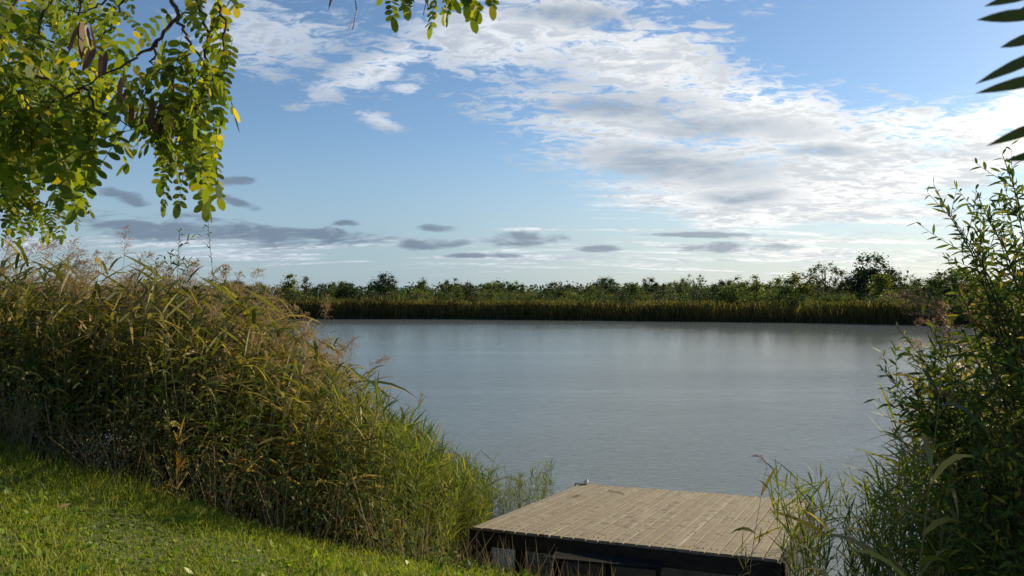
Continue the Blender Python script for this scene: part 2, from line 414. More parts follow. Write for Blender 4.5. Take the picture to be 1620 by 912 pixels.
# ------------------------------------------------------------------ far bank: reeds, scrub, trees
def tufts(N, xr, off, h, wd, lean=.22, power=1.0):
    x = rng.uniform(*xr, N); y = far_shore(x) + rng.uniform(*off, N)
    z = ground(x, y)
    D = unit(np.stack([rng.normal(0, lean, N), rng.normal(0, lean, N), np.ones(N)], -1))
    an = rng.normal(0, .7, N)
    S = np.stack([np.cos(an), np.sin(an), np.zeros(N)], -1)
    bump_ = 1 + .13 * np.sin(x * .21 + 2) * np.sin(x * .083) + .08 * np.sin(x * .13) + .09 * np.sin(x * .57 + 1) + .07 * np.sin(x * 1.9) + .05 * np.sin(x * 4.7 + y)
    H = rng.uniform(h[0], h[1], N) * bump_
    return blades(np.stack([x, y, z - .1], -1), D, S, H, rng.uniform(*wd, N), rng.uniform(0, .12, N), [1, .8, .9, .35], unit(np.stack([rng.normal(0, 1, N), rng.normal(0, .5, N), -.5 * np.ones(N)], -1)))
def farplumes(N, xr):
    x = rng.uniform(*xr, N); x = x[(np.sin(x * .33) + np.sin(x * .9 + 2) + .8 * np.sin(x * 2.3)) > rng.normal(0, .8, N)]; N = len(x); y = far_shore(x) + rng.uniform(-.5, 3, N)
    B = np.stack([x, y, ground(x, y) * 0 + rng.uniform(2.1, 2.75, N)], -1)
    D = unit(np.stack([rng.normal(.3, .3, N), rng.normal(0, .3, N), np.ones(N)], -1)); return blades(B, D, side_of(D), rng.uniform(.25, .45, N), rng.uniform(.06, .12, N), .1, [.3, 1, .2])
V1, F1 = join([tufts(30000, (-95, 75), (-.6, 4.5), (1.3, 2.4), (.04, .09)), tufts(9000, (-95, 75), (4, 11), (1.3, 1.9), (.06, .13)), ])
Vp, Fp = farplumes(9000, (-95, 75)); nb0 = len(F1)
V1, F1 = join([(V1, F1), (Vp, Fp)])
tag(link('far_reed_belt', mesh('far_reed_belt', (V1, F1), [MAT['far_reed'], MAT['far_scrub']], (np.arange(len(F1)) >= nb0).astype(int))), 'belt of dark reeds with golden tops along the far waterline', 'reeds', kind='stuff')
V1, F1 = tufts(15000, (-110, 90), (1.5, 22), (1.0, 2.7), (.06, .16), .4)
tag(link('scrub', mesh('scrub', (V1, F1), MAT['far_scrub'])), 'pale olive scrub growing behind the far reed belt', 'scrub', kind='stuff')

CROWN = {   # z range, widest radius, clump radius range, number of clumps, inner fraction
    'round': (.12, .97, .29, (.06, .10), 60, .25), 'tall': (.08, .99, .22, (.05, .085), 60, .2), 'airy': (.30, .98, .36, (.04, .075), 62, .45),
    'sparse': (.22, .99, .17, (.04, .075), 34, .1), 'bush': (.04, .97, .50, (.10, .17), 40, .3)}
def crown_blobs(kind, H, r):
    """(centre, radius) of leaf clumps, spread evenly through the crown's volume"""
    z0, z1, rmax, rb, n, inner = CROWN[kind]
    out_ = []
    while len(out_) < n:
        e = r.uniform(0, 1)
        if kind in ('tall', 'sparse'): f = (1 - e) ** .75 * min(1, .55 + e * 2.5)
        elif kind == 'airy': f = math.sin(math.pi * (e * .82 + .10)) ** .8
        elif kind == 'bush': f = (1 - e ** 2.2) ** .5
        else: f = math.sqrt(max(0, 1 - (2 * e - .9) ** 2 / 1.22)) 
        if r.uniform(0, 1) > f * f + .03: continue
        a = r.uniform(0, 6.28); q = rmax * f * r.uniform(inner ** 2, 1) ** .5
        out_.append(((q * math.cos(a) * H, q * math.sin(a) * H, (z0 + (z1 - z0) * e) * H), r.uniform(*rb) * H))
    return out_
def make_tree_mesh(kind, H, seed, n):
    r = np.random.default_rng(seed)
    bl = crown_blobs(kind, H, r)
    C, SZ = [], []
    per = n // len(bl)
    for c, rad in bl:
        d = unit(r.normal(size=(per, 3))) * (rad * np.minimum(np.abs(r.normal(0, .8, (per, 1))), 1.5))
        d[:, 2] *= 1.1
        C.append(np.array(c) + d)
    C = np.concatenate(C); N = len(C)
    D = unit(r.normal(size=(N, 3)) + [0, 0, .3])
    sz = r.uniform(.020, .040, N) * H * (.72 if kind in ('airy', 'sparse') else 1.0)
    Vl, Fl = blades(C, D, side_of(D, r=r), sz, sz * .62, .1, [.4, 1, .5])
    parts = []
    lean = r.uniform(-.04, .04, 2)
    top = H * (.9 if kind != 'bush' else .5)
    tz = np.linspace(0, 1, 7)
    ax = np.stack([lean[0] * H * tz ** 2, lean[1] * H * tz ** 2, tz * top], -1)
    parts.append(tube(ax, H * .020 * (1.05 - tz) + .012, 6))
    for c, rad in bl[::2]:
        c = np.array(c); z0 = max(.12 * H, c[2] - .22 * H - .5 * np.hypot(c[0], c[1]))
        q = min(1, z0 / top); s0 = np.array([lean[0] * H * q * q, lean[1] * H * q * q, z0])
        mid = (s0 + c) / 2 + np.array([c[0], c[1], 0]) * .12
        parts.append(tube([s0, mid, c], [H * .007, H * .005, H * .002], 4))
    return (Vl, Fl), join(parts)
tree_cache = {}
def tree_proto(kind, mat, variant):
    key = (kind, mat, variant)
    if key not in tree_cache:
        H = {'round': 7.0, 'tall': 7.0, 'airy': 7.5, 'sparse': 6.5, 'bush': 3.2}[kind]
        n = {'round': 6000, 'tall': 5000, 'airy': 3000, 'sparse': 1900, 'bush': 3600}[kind]
        lv, tr = make_tree_mesh(kind, H, hash((len(kind), variant, len(mat))) % 1000 + variant * 7, n)
        tree_cache[key] = (mesh('crown', lv, MAT[mat], smooth=False), mesh('trunk', tr, MAT['bark']), H)
    return tree_cache[key]
def put_tree(name, px, py_top, Yd, kind, mat, variant, label, cat='tree', group=None, wide=1.0):
    cm, tm, H = tree_proto(kind, mat, variant)
    p_ = at(px, py_top, Yd); z0 = float(ground(p_[0], Yd))
    k = (p_[2] - z0) / (H * .97)
    e = thing(name, label, cat, (p_[0], Yd, z0 - .05), random.uniform(0, 6.28), group)
    wide *= 1.1
    e.scale = (k * wide, k * wide, k)
    link('crown', cm, e); link('trunk', tm, e)
    return e
# standouts, left to right along the far skyline
SO = [
 (458, 438, 134, 'tall', 'tree_yellow', 0, 'yellowish green tree of ragged outline rising above the left reeds', 1.3),
 (484, 437, 150, 'sparse', 'tree_grey', 1, 'thin grey tree with small crown near left end of far bank', 1.1),
 (512, 452, 170, 'round', 'tree_dark', 2, 'low dark domed tree beside the thin grey tree', 1.1),
 (611, 437, 165, 'round', 'tree_dark', 0, 'dark rounded tree standing tallest left of middle on far bank', .9),
 (669, 441, 160, 'sparse', 'tree_yellow', 2, 'slender light green tree with narrow open crown, far bank', 1.0),
 (702, 446, 165, 'sparse', 'tree_mid', 0, 'small spiky green treetop left of the paired airy grey trees', 1.2),
 (721, 441, 168, 'sparse', 'tree_grey', 2, 'left one of two airy grey trees side by side', 1.2),
 (742, 440, 170, 'sparse', 'tree_grey', 0, 'right one of two airy grey trees side by side', 1.2),
 (752, 466, 140, 'bush', 'tree_rust', 0, 'rust brown bush low among green far bank shrubs', 1.0),
 (790, 447, 175, 'round', 'tree_dark', 1, 'broad dark tree right of the airy grey pair', 1.2),
 (880, 443, 165, 'sparse', 'tree_mid', 1, 'thin pointed green tree near middle of far bank', 1.2),
 (960, 443, 190, 'round', 'tree_dark', 0, 'wide blue-green tree at the middle of far bank', 1.3),
 (1028, 443, 185, 'round', 'tree_dark', 2, 'dark blue-green conical treetop right of middle', .9),
 (1060, 447, 175, 'sparse', 'tree_grey', 1, 'bare-looking thin tree right of the dark conical top', 1.2),
 (1098, 435, 135, 'airy', 'tree_mid', 0, 'tall loose green tree right of the middle, double topped', .8),
 (1127, 443, 150, 'sparse', 'tree_grey', 0, 'small pale sparse tree beside the double topped tree', 1.0),
 (1160, 442, 150, 'round', 'tree_mid', 1, 'rounded mid green tree before the pointed yellow green one', 1.1),
 (1195, 434, 125, 'tall', 'tree_yellow', 1, 'pointed yellow green tree like a broad cone, far bank right', .95),
 (1252, 436, 122, 'round', 'tree_yellow', 1, 'broad olive tree left of the fan-shaped open tree', 1.15),
 (1307, 417, 118, 'airy', 'tree_grey', 1, 'open fan-shaped tree with sky through its crown', 1.0),
 (1352, 436, 122, 'round', 'tree_dark', 1, 'dark lower shoulder tree left of the highest tree', 1.0),
 (1379, 407, 120, 'round', 'tree_dark', 2, 'highest dark tree on the far bank', .85),
 (1392, 428, 108, 'tall', 'tree_yellow', 2, 'olive green columnar tree in front of the highest tree', 1.1),
 (1404, 426, 118, 'sparse', 'tree_dark', 0, 'narrow dark tree just right of the highest tree', 1.3),
 (1432, 430, 115, 'airy', 'tree_dark', 2, 'small dark crown on thin trunk right of highest tree', .7),
 (1468, 438, 110, 'round', 'tree_mid', 0, 'rounded green tree partly behind the drooping brown plume', 1.2),
 (1512, 426, 105, 'round', 'tree_mid', 2, 'far bank tree glimpsed left of the right willow', 1.3)]
for px, py, Yd, k, mt, vr, lab, wd in SO:
    put_tree('tree' if k != 'bush' else 'bush', px, py - 2, Yd, k, mt, vr, lab, 'tree' if k != 'bush' else 'bush', None, wd * (1.3 if k in ('round', 'tall') else 1.15))
# the row of lower trees between them
r2 = random.Random(5)
px = 330; n_ = 0
while px < 1610:
    kind = r2.choice(['round', 'tall', 'tall', 'round']); mt = r2.choice(['tree_dark', 'tree_mid', 'tree_mid', 'tree_dark', 'tree_yellow'])
    Yd = r2.uniform(142, 185) if px < 1150 else r2.uniform(118, 150)
    n_ += 1
    col_ = {'tree_dark': 'dark green', 'tree_mid': 'mid green', 'tree_yellow': 'yellow green'}[mt]
    shp = {'round': 'rounded', 'tall': 'upright'}[kind]
    zone = ('behind the tall left reeds' if px < 440 else 'left part of far bank' if px < 640 else 'left of the far bank middle' if px < 820 else 'near the middle of far bank' if px < 1000 else 'right of the far bank middle' if px < 1180 else 'right part of far bank' if px < 1420 else 'beyond the right willow')
    put_tree('tree', px, r2.uniform(443, 459), Yd, kind, mt, r2.randint(0, 2), f'{col_} {shp} tree in the back row, {zone}', 'tree', f'{col_} {shp} trees in the back row, {zone}', r2.uniform(1.0, 1.6))
    px += r2.uniform(9, 15)
px = 340
while px < 1600:
    mt = r2.choice(['tree_mid', 'tree_yellow', 'tree_mid', 'tree_dark', 'tree_dark'])
    Yd = float(far_shore((px - 810) / FPX * 112)) + r2.uniform(12, 24)
    col_ = {'tree_dark': 'dark green', 'tree_mid': 'mid green', 'tree_yellow': 'yellow green'}[mt]
    zone = ('at the left end' if px < 560 else 'left of the middle' if px < 800 else 'right of the middle' if px < 1150 else 'at the right end')
    put_tree('bush', px, r2.uniform(457, 474), Yd, 'bush', mt, r2.randint(0, 2), f'{col_} willow bush behind far reeds {zone}', 'bush', f'{col_} bushes behind the far reeds {zone}', r2.uniform(.9, 1.5))
    px += r2.uniform(8, 19)
# far wood that closes the horizon
N = 26000
x = rng.uniform(-330, 330, N); y = rng.uniform(205, 290, N)
top = 4.9 + 1.6 * np.abs(np.sin(x * .043 + np.sin(x * .11))) + .9 * np.sin(x * .31) * np.sin(y * .2)
z = .6 + (rng.uniform(0, 1, N) ** .6) * top
D = unit(rng.normal(size=(N, 3)))
tag(link('far_wood', mesh('far_wood', blades(np.stack([x, y, z], -1), D, side_of(D), rng.uniform(.5, 1.0, N), rng.uniform(.35, .7, N), .1, [.4, 1, .5]), MAT['tree_dark'], smooth=False)),
    'continuous low dark wood closing the horizon behind the far trees', 'wood', kind='stuff')

# ------------------------------------------------------------------ reeds
def reed_arrays(seed, H, young=False, plume=True, lean=.1, nleaf=None, wind=0.0):
    r = np.random.default_rng(seed)
    tz = np.linspace(0, 1, 7)
    la = r.uniform(-.5, .5) if not young else r.uniform(0, 6.28)
    lv = np.array([math.cos(la), math.sin(la), 0]) * lean * H
    wob = np.array([math.cos(la + 1.7), math.sin(la + 1.7), 0]) * .012 * H
    def P_(t_): t_ = np.asarray(t_, float)[..., None]; return lv * t_ ** 2 + wob * np.sin(t_ * 6) + np.array([0, 0, 1.]) * H * t_ * (1 - .03 * t_)
    stem = tube(P_(tz), (.0045 if not young else .003) * (1.15 - tz * .8), 4)
    n = nleaf or int(H * (7.5 if not young else 15))
    tl = np.sort(r.uniform(.16 if not young else .12, .985, n))
    B = P_(tl)
    a0 = r.uniform(0, 6.28)
    az = a0 + np.arange(n) * math.pi + r.normal(0, .75, n)
    # leaves flag down-wind a little
    dx, dy = np.cos(az) + wind, np.sin(az)
    el = r.uniform(.15, 1.10, n) if not young else r.uniform(.45, 1.25, n)
    hor = unit(np.stack([dx, dy], -1))
    D = np.stack([hor[:, 0] * np.cos(el), hor[:, 1] * np.cos(el), np.sin(el)], -1)
    S = side_of(D, r.normal(0, .5, n))
    if young: L = r.uniform(.14, .30, n) * min(1.1, .5 + H * .4); W = r.uniform(.009, .016, n)
    else: L = r.uniform(.36, .86, n) * (1 - .25 * tl); W = r.uniform(.022, .042, n)
    lf = blades(B, D, S, L, W, r.uniform(.15, .75, n) if not young else r.uniform(.0, .35, n), [.5, 1, .9, .6, .03])
    pn = None
    if plume: pn = plume_arrays(seed + 5000, P_(np.array([1.0]))[0], la)
    return stem, lf, pn
def plume_arrays(seed, top, la, big=1.0, nod=None):
    r = np.random.default_rng(seed)
    Lp = r.uniform(.30, .46) * big
    nod = r.uniform(.1, .55) if nod is None else nod
    side = np.array([math.cos(la), math.sin(la), 0])
    def A_(t_): t_ = np.asarray(t_, float)[..., None]; return top + np.array([0, 0, 1.]) * Lp * (t_ - nod * .8 * t_ ** 2) + side * Lp * nod * t_ ** 1.6
    nb = 46
    tb = r.uniform(.02, .97, nb) ** .9
    az = r.uniform(0, 6.28, nb)
    D = unit(np.stack([np.cos(az) * .7 + side[0] * nod, np.sin(az) * .7 + side[1] * nod, r.uniform(.6, 1.3, nb)], -1))
    Lb = Lp * (.48 * (1 - tb) ** .6 + .10) * r.uniform(.6, 1.1, nb)
    B = A_(tb); dr = r.uniform(.3, .9, nb)
    br = blades(B, D, side_of(D, r=r), Lb, .0022, dr, [1, .9, .8, .5])
    k = 11
    ts = np.tile(np.linspace(.2, 1, k), nb) + r.uniform(-.05, .05, nb * k)
    rep = lambda q: np.repeat(q, k, 0)
    SB = rep(B) + rep(D) * (rep(Lb) * ts)[:, None] + np.array([0, 0, -1.]) * (rep(dr) * rep(Lb) * ts ** 2)[:, None]
    SD = unit(rep(D) * .6 + r.normal(0, .5, (nb * k, 3)) + [0, 0, -.3])
    sp = blades(SB, SD, side_of(SD, r=r), r.uniform(.010, .020, nb * k) * big, .0042 * big, 0, [.5, 1, .15])
    ax = tube(A_(np.linspace(0, 1, 5)), [.002, .0018, .0015, .001, .0006], 3)
    return join([br, sp, ax])
TALL = [reed_arrays(100 + k, 3.0, False, True, [.05, .10, .16, .08, .2][k % 5], None, .35) for k in range(9)]
TALLNP = [reed_arrays(140 + k, 2.7, False, False, .08 + .03 * k, None, .3) for k in range(4)]
YNG = [reed_arrays(200 + k, 1.5, True, False, .06 + .04 * (k % 4)) for k in range(9)]
def reed_meshes(arr, leafmat, panmat='panicle'):
    st, lf, pn = arr
    return (mesh('stem', st, MAT['reed_stem']), mesh('leaves', lf, MAT[leafmat]), mesh('panicle', pn, MAT[panmat]) if pn else None)
TALLM = [reed_meshes(a, 'reed_leaf') for a in TALL]; TALLNPM = [reed_meshes(a, 'reed_leaf') for a in TALLNP]; YNGM = [reed_meshes(a, 'young_leaf') for a in YNG]
def put_reed(ms, x, y, z, k, rz, label, group=None, name='reed', tilt=0.0):
    e = thing(name, label, 'reed', (x, y, z), rz, group, k)
    e.rotation_euler = (tilt * math.sin(rz), tilt * .6, rz)
    link('stem', ms[0], e); link('leaves', ms[1], e)
    if ms[2] is not None: link('panicle', ms[2], e)
    return e
TOPX = [-400, 0, 60, 150, 200, 260, 330, 400, 440, 500, 545, 580, 600, 640, 690, 740, 765, 800, 830, 860, 885, 905]
TOPY = [345, 380, 380, 405, 400, 420, 440, 476, 515, 550, 582, 606, 642, 664, 688, 720, 762, 752, 730, 722, 738, 800]
# dock corners (solved once from the photograph): deck 3.4 x 3.55 m, sloping gently to the water
DO = np.array([-.45, 9.0, .60]); DU = np.array([3.08, -1.50, .135]); DV = np.array([1.34, 3.26, -.285])
def in_dock(x, y, mrg=.12):
    A_ = np.array([[DU[0], DV[0]], [DU[1], DV[1]]]); s_ = np.linalg.solve(A_, np.array([x - DO[0], y - DO[1]]))
    mu, mv = mrg / 3.43, mrg / 3.55
    return -mu < s_[0] < 1 + mu and -mv < s_[1] < 1 + mv
rr = random.Random(11)
cand = []
for it_ in range(12500):
    x = rr.uniform(-11, 1.3) if it_ < 9000 else rr.uniform(-1.6, 1.2); e_ = float(edge(x))
    y = e_ + .45 + rr.uniform(0, 1) ** .8 * (5.2 if x < -1.2 else 5.6)
    px = 810 + x / y * FPX
    if px < -420 or px > 905 or in_dock(x, y): continue
    if px > 640 and y < 7.6 and rr.random() < .8: continue
    if px > 770 and y < 11.0: continue
    if px > 712 and y < 9.3: continue
    if y > 12.6: continue
    z0 = max(float(ground(x, y)), -.25)
    top = float(np.interp(px, TOPX, TOPY)) + 14 * math.sin(x * 5.3) + 12 * math.sin(x * 11.7 + y * 3) + abs(rr.gauss(0, 1)) * (60 if px < 560 else 46) - (14 if rr.random() < .12 else 0)
    H = EYE - (top - HZ) / FPX * y - z0
    if H < .7: continue
    if rr.random() < (.52 if px < 600 else .35): continue
    young = px > 575 or (px > 520 and rr.random() < .3)
    H = min(H, 3.75 if not young else 2.5)
    if young and px < 700 and rr.random() < .25: H *= rr.uniform(.5, .8)
    cand.append((y - e_, x, y, z0, H, young))
print('cand', len(cand))
cand.sort()
n_t = n_y = 0
mass = []
def mass_add(arr, x, y, z, k, rz, leafslot):
    c, s_ = math.cos(rz) * k, math.sin(rz) * k
    Rm = np.array([[c, -s_, 0], [s_, c, 0], [0, 0, k]])
    for slot, vf in ((0, arr[0]), (leafslot, arr[1]), (3, arr[2])):
        if vf is None: continue
        mass.append((slot, vf[0] @ Rm.T + [x, y, z], vf[1]))
def zone_of(px):
    return 'by the left photo edge' if px < 150 else 'left of the willow shoots' if px < 270 else 'around the willow shoots' if px < 400 else 'where the stand meets open water' if px < 590 else 'in the bright fringe left of the dock' if px < 760 else 'behind the dock left edge'
for d, x, y, z0, H, young in cand:
    rz = rr.uniform(-1.2, 1.2) if not young else rr.uniform(0, 6.28)
    px = 810 + x / y * FPX; zn = zone_of(px)
    visible = -10 < px < 905
    if not young:
        plume = rr.random() < (.25 if H > 2.4 else .10)
        idx = rr.randrange(9) if plume else rr.randrange(4)
        k = (H - (.22 if plume else 0)) / (3.0 if plume else 2.7)
        if visible and n_t < 150:
            n_t += 1
            kind = 'tall reed with tan feathery plume' if plume else 'tall reed without plume, drooping green leaves'
            put_reed((TALLM if plume else TALLNPM)[idx], x, y, z0 - .05, k, rz, f'{kind}, {zn}', ('plumed' if plume else 'plumeless') + f' reeds {zn}')
        else: mass_add((TALL if plume else TALLNP)[idx], x, y, z0 - .05, k, rz, 1)
    else:
        idx = rr.randrange(9); k = H / 1.5
        if visible and n_y < 90:
            n_y += 1
            put_reed(YNGM[idx], x, y, z0 - .05, k, rz, f'short bright green reed with narrow upright leaves, {zn}', f'young reeds {zn}', 'young_reed')
        else: mass_add(YNG[idx], x, y, z0 - .05, k, rz, 2)

# ------------------------------------------------------------------ right-hand reeds
def px_of(x, y): return 810 + x / y * FPX
RTOPX = [1180, 1225, 1240, 1265, 1290, 1330, 1370, 1420, 1470, 1490, 1540, 1620, 2200]
RTOPY = [905, 800, 735, 712, 740, 790, 735, 700, 640, 540, 470, 450, 440]
n_r = 0
rc = []
for _ in range(3200):
    x = rr.uniform(2.4, 6.5); y = rr.uniform(4.0, 9.2); px = px_of(x, y)
    if px < 1238 or px > 2000 or in_dock(x, y, .02): continue
    if px < 1330 and not (6.0 < y < 7.9): continue
    if px < 1480 and y > 8.3: continue
    z0 = max(float(ground(x, y)), -.2)
    top = float(np.interp(px, RTOPX, RTOPY)) + abs(rr.gauss(0, 1)) * (34 if px < 1480 else 60)
    H = EYE - (top - HZ) / FPX * y - z0
    if H < .5: continue
    if px < 1490 and rr.random() < .5: continue
    young = px < 1500
    if not young and y < 4.9: continue
    rc.append((y, x, z0, min(H, 3.6 if not young else 2.6), young))
rc = rc[:700]
rc.sort()
for y, x, z0, H, young in rc:
    px = px_of(x, y); rz = rr.uniform(0, 6.28)
    zn = 'right of the dock front corner' if px < 1340 else 'between dock and right willow' if px < 1500 else 'in the dark thicket at the right edge'
    if young:
        idx = rr.randrange(9); k = H / 1.5
        if n_r < 60 and px < 1640:
            n_r += 1; put_reed(YNGM[idx], x, y, z0 - .05, k, rz, f'green reed with upright pointed leaves, {zn}', f'green reeds {zn}', 'young_reed')
        else: mass_add(YNG[idx], x, y, z0 - .05, k, rz, 2)
    else: mass_add((TALL if rr.random() < .10 else TALLNP)[rr.randrange(4)], x, y, z0 - .05, (H - .2) / 3.0, rz, 1)
Vs, Fs, Ms, o_ = [], [], [], 0
for slot, V, F in mass:
    Vs.append(V); Fs.append(F + o_); Ms.append(np.full(len(F), slot)); o_ += len(V)
tag(link('reed_bed', mesh('reed_bed', (np.concatenate(Vs), np.concatenate(Fs)), [MAT['reed_stem'], MAT['reed_leaf'], MAT['young_leaf'], MAT['panicle']], np.concatenate(Ms))),
    'dense mass of reeds filling both banks behind the nearer stalks', 'reeds', kind='stuff')

# singled-out reeds
def special_reed(px, pytop, Yd, label, seed, young=False, plume=True, lean=.08, rz=0.0, leafmat='reed_leaf', panmat='panicle', nleaf=None, big=1.0, wind=.3, nod=None, tilt=0):
    p_ = at(px, pytop, Yd)
    z0 = max(float(ground(p_[0], Yd)), -.2)
    Lp = .28 * big if plume else 0
    H = p_[2] - z0 - Lp * .6
    st, lf, pn = reed_arrays(seed, H, young, False, lean, nleaf, wind)
    if plume:
        tip = st[0][-4:].mean(0); pn = plume_arrays(seed + 9, tip, rz, big, nod)
    tipxy = st[0][-4:].mean(0)[:2]
    return put_reed(reed_meshes((st, lf, pn), leafmat, panmat), p_[0] - tipxy[0], Yd - tipxy[1], z0 - .04, 1.0, 0.0, label)
special_reed(514, 470, 9.0, 'lone reed with fluffy plume standing clear against the water', 301, nleaf=9, big=.85, nod=.1)
special_reed(482, 492, 8.8, 'reed with drooping plume just left of the lone fluffy one', 302, nleaf=14, big=.8, nod=.5)
special_reed(196, 366, 8.6, 'reed whose open pinkish plume stands highest against the sky', 303, big=1.05, nod=.05)
special_reed(50, 382, 8.4, 'reed with the bulkiest brown plume near left photo edge', 304, big=1.4, nod=.3)
special_reed(118, 410, 8.4, 'reed with conical brown plume right of the bulkiest one', 305, big=1.2, nod=.1)
special_reed(338, 438, 8.2, 'reed with wide tan plume below the thin willow shoot', 306, big=1.35, nod=.2)
special_reed(398, 445, 8.6, 'reed with pale tan plume before the left end of far bank', 307, big=1.2, nod=.15)
special_reed(436, 462, 8.8, 'reed with slim plume where the water first shows', 308, big=.9, nod=.1)
special_reed(583, 560, 8.6, 'reed with pinkish plume bending right over the water', 309, big=.9, nod=.6)
special_reed(664, 616, 8.6, 'thin reed with small dark plume above the bright fringe', 310, nleaf=8, big=.55, nod=.15, lean=.03)
special_reed(616, 618, 8.6, 'thin reed with tiny pink plume left of the small dark plume', 311, nleaf=9, big=.4, nod=.1, lean=.03)
special_reed(330, 580, 7.3, 'short reed with squat brown plume low in left stand', 312, big=.75, nod=.8)
for k_ in range(16):
    px_ = 10 + k_ * 33 + rr.uniform(-12, 12); pt_ = float(np.interp(px_, TOPX, TOPY)) - rr.uniform(2, 22)
    special_reed(px_, pt_, rr.uniform(8.3, 9.3), f'tall reed with big tan plume standing above its neighbours, {zone_of(px_)}', 400 + k_, big=rr.uniform(.9, 1.25), nod=rr.uniform(.05, .5), nleaf=12, lean=.05)['group'] = f'big plumed reeds {zone_of(px_)}'
special_reed(1492, 432, 4.2, 'reed with heavy drooping brown plume before far trees on right', 320, rz=3.0, big=1.15, nod=.7, panmat='dark_panicle', nleaf=12)
special_reed(1522, 500, 4.8, 'reed with reddish plume just below the heavy drooping one', 321, rz=2.4, big=1.0, nod=.6, panmat='dark_panicle', nleaf=16)
special_reed(1560, 440, 5.3, 'reed with sunlit pale plume behind the right willow twigs', 322, rz=2.0, big=1.0, nod=.4, nleaf=12)
special_reed(1515, 590, 4.6, 'reed with dark clotted plume beside right willow leaves', 323, rz=2.0, big=.7, nod=.8, panmat='dark_panicle', nleaf=10)
special_reed(1212, 708, 7.3, 'thin leaning reed with small grey plume right of the dock', 324, rz=3.1, big=.45, nod=.7, panmat='dark_panicle', nleaf=5, lean=.1)
special_reed(1425, 665, 5.6, 'thin reed with small fuzzy plume before the bright water', 325, rz=3.1, big=.4, nod=.4, panmat='dark_panicle', nleaf=8)
special_reed(286, 668, 6.45, 'young reed with orange and yellow leaves at grass edge', 330, True, False, .05, leafmat='orange_leaf', nleaf=19)
special_reed(258, 735, 6.5, 'smaller rusty-leaved reed left of the orange and yellow one', 331, True, False, .12, leafmat='orange_leaf', nleaf=7)
special_reed(1350, 845, 4.7, 'low reed with broad orange leaves right of the dock', 332, False, False, .3, leafmat='orange_leaf', nleaf=6)
special_reed(1318, 775, 5.4, 'reed with broad dark green blades in front of bright water', 333, False, False, .12, nleaf=9, wind=-.4)
special_reed(1530, 655, 4.4, 'reed with a few bright orange leaves inside the right thicket', 334, True, False, .1, leafmat='orange_leaf', nleaf=6)
special_reed(1165, 850, 6.9, 'reed whose leaves lean over the front right of deck', 335, True, False, .35, nleaf=16)
special_reed(1205, 835, 7.0, 'reed drooping its leaves over the dark front beam', 336, True, False, .3, nleaf=18)
special_reed(475, 548, 8.2, 'reed with orange upper leaves at the edge of left stand', 337, True, False, .05, leafmat='orange_leaf', nleaf=7)

# ------------------------------------------------------------------ dock
dock = thing('dock', 'weathered wooden fishing dock with grey planks on the bank', 'dock')
u_, v_ = unit(DU), unit(DV - unit(DU) * np.dot(DV, unit(DU)))
wz = np.cross(u_, v_)
Lu, Lv = np.linalg.norm(DU), np.linalg.norm(DV)
frame = np.stack([u_, v_, wz], -1)       # local -> world
def local_part(name, VF, mat, smooth=False):
    ob = link(name, mesh(name, VF, MAT[mat], smooth=smooth), dock)
    from mathutils import Matrix
    Mx = Matrix([[frame[r_][0], frame[r_][1], frame[r_][2], DO[r_]] for r_ in range(3)] + [[0, 0, 0, 1]])
    ob.matrix_local = Mx
    return ob
npk = 24; pw = Lu / npk
pl = []
def bev_board(x0, x1, y0, y1, z0, z1, ch=.004):
    prof = [(x0, z0), (x0, z1 - ch), (x0 + ch, z1), (x1 - ch, z1), (x1, z1 - ch), (x1, z0)]
    V = np.array([(a, yv, c) for yv in (y0, y1) for a, c in prof]); F = []
    for j in range(6): k = (j + 1) % 6; F.append((j, k, 6 + k, 6 + j))
    F += [(0, 5, 2, 1), (5, 4, 3, 2), (6, 7, 8, 11), (8, 9, 10, 11)]
    return V, np.array(F)
for k in range(npk):
    g_ = rr.uniform(.004, .010); dz = rr.uniform(-.003, .003); tw = rr.uniform(-.012, .012)
    V, F = bev_board(k * pw + g_, (k + 1) * pw - g_, -.062 + rr.uniform(-.004, .003), Lv + rr.uniform(-.02, .025), -.032 + dz, dz)
    pl.append((V, F))
local_part('deck', join(pl), 'board')
local_part('beam', box((-.02, -.055, -.205), (Lu + .04, 0, 0), (0, .05, 0), (0, 0, .168)), 'beam')
local_part('beam', box((-.02, Lv - .06, -.20), (Lu + .04, 0, 0), (0, .05, 0), (0, 0, .165)), 'beam')
local_part('joist', box((-.055, .0, -.215), (.05, 0, 0), (0, Lv - .07, 0), (0, 0, .18)), 'beam')
local_part('joist', box((Lu + .005, .0, -.215), (.05, 0, 0), (0, Lv - .07, 0), (0, 0, .18)), 'beam')
for k in (1, 2): local_part('joist', box((Lu * k / 3, .0, -.19), (.06, 0, 0), (0, Lv - .07, 0), (0, 0, .155)), 'beam')
for a, b_ in ((.12, .10), (.55, .12), (Lu - .15, .10), (.12, Lv - .25), (Lu - .2, Lv - .25), (Lu * .5, Lv - .25)):
    c = DO + u_ * a + v_ * b_ + wz * (-.185 if b_ < 1 else -.175)
    zb = min(float(ground(c[0], c[1])) - .2, -.3)
    ob = link('post', mesh('post', tube([[c[0], c[1], zb], [c[0], c[1], (zb + c[2]) / 2], [c[0], c[1], c[2] - .003]], [.065, .062, .06], 10), MAT['beam']), dock)
nl = []
for k in range(npk):
    for yy_ in (.07, Lv - .08, Lv * .5):
        for xx_ in (.3, .7):
            nl.append(tube([[(k + xx_) * pw, yy_, -.002], [(k + xx_) * pw, yy_, .0045]], [.007, .0065], 6))
local_part('nails', join(nl), 'rust')['kind'] = 'stuff'
c = DO + v_ * (Lv - .05) + u_ * .05
local_part('bracket', join([box((-.06, Lv - .12, .006), (.20, 0, 0), (0, .03, 0), (0, 0, .012)), box((-.06, Lv - .12, -.10), (.012, 0, 0), (0, .03, 0), (0, 0, .105))]), 'rust')
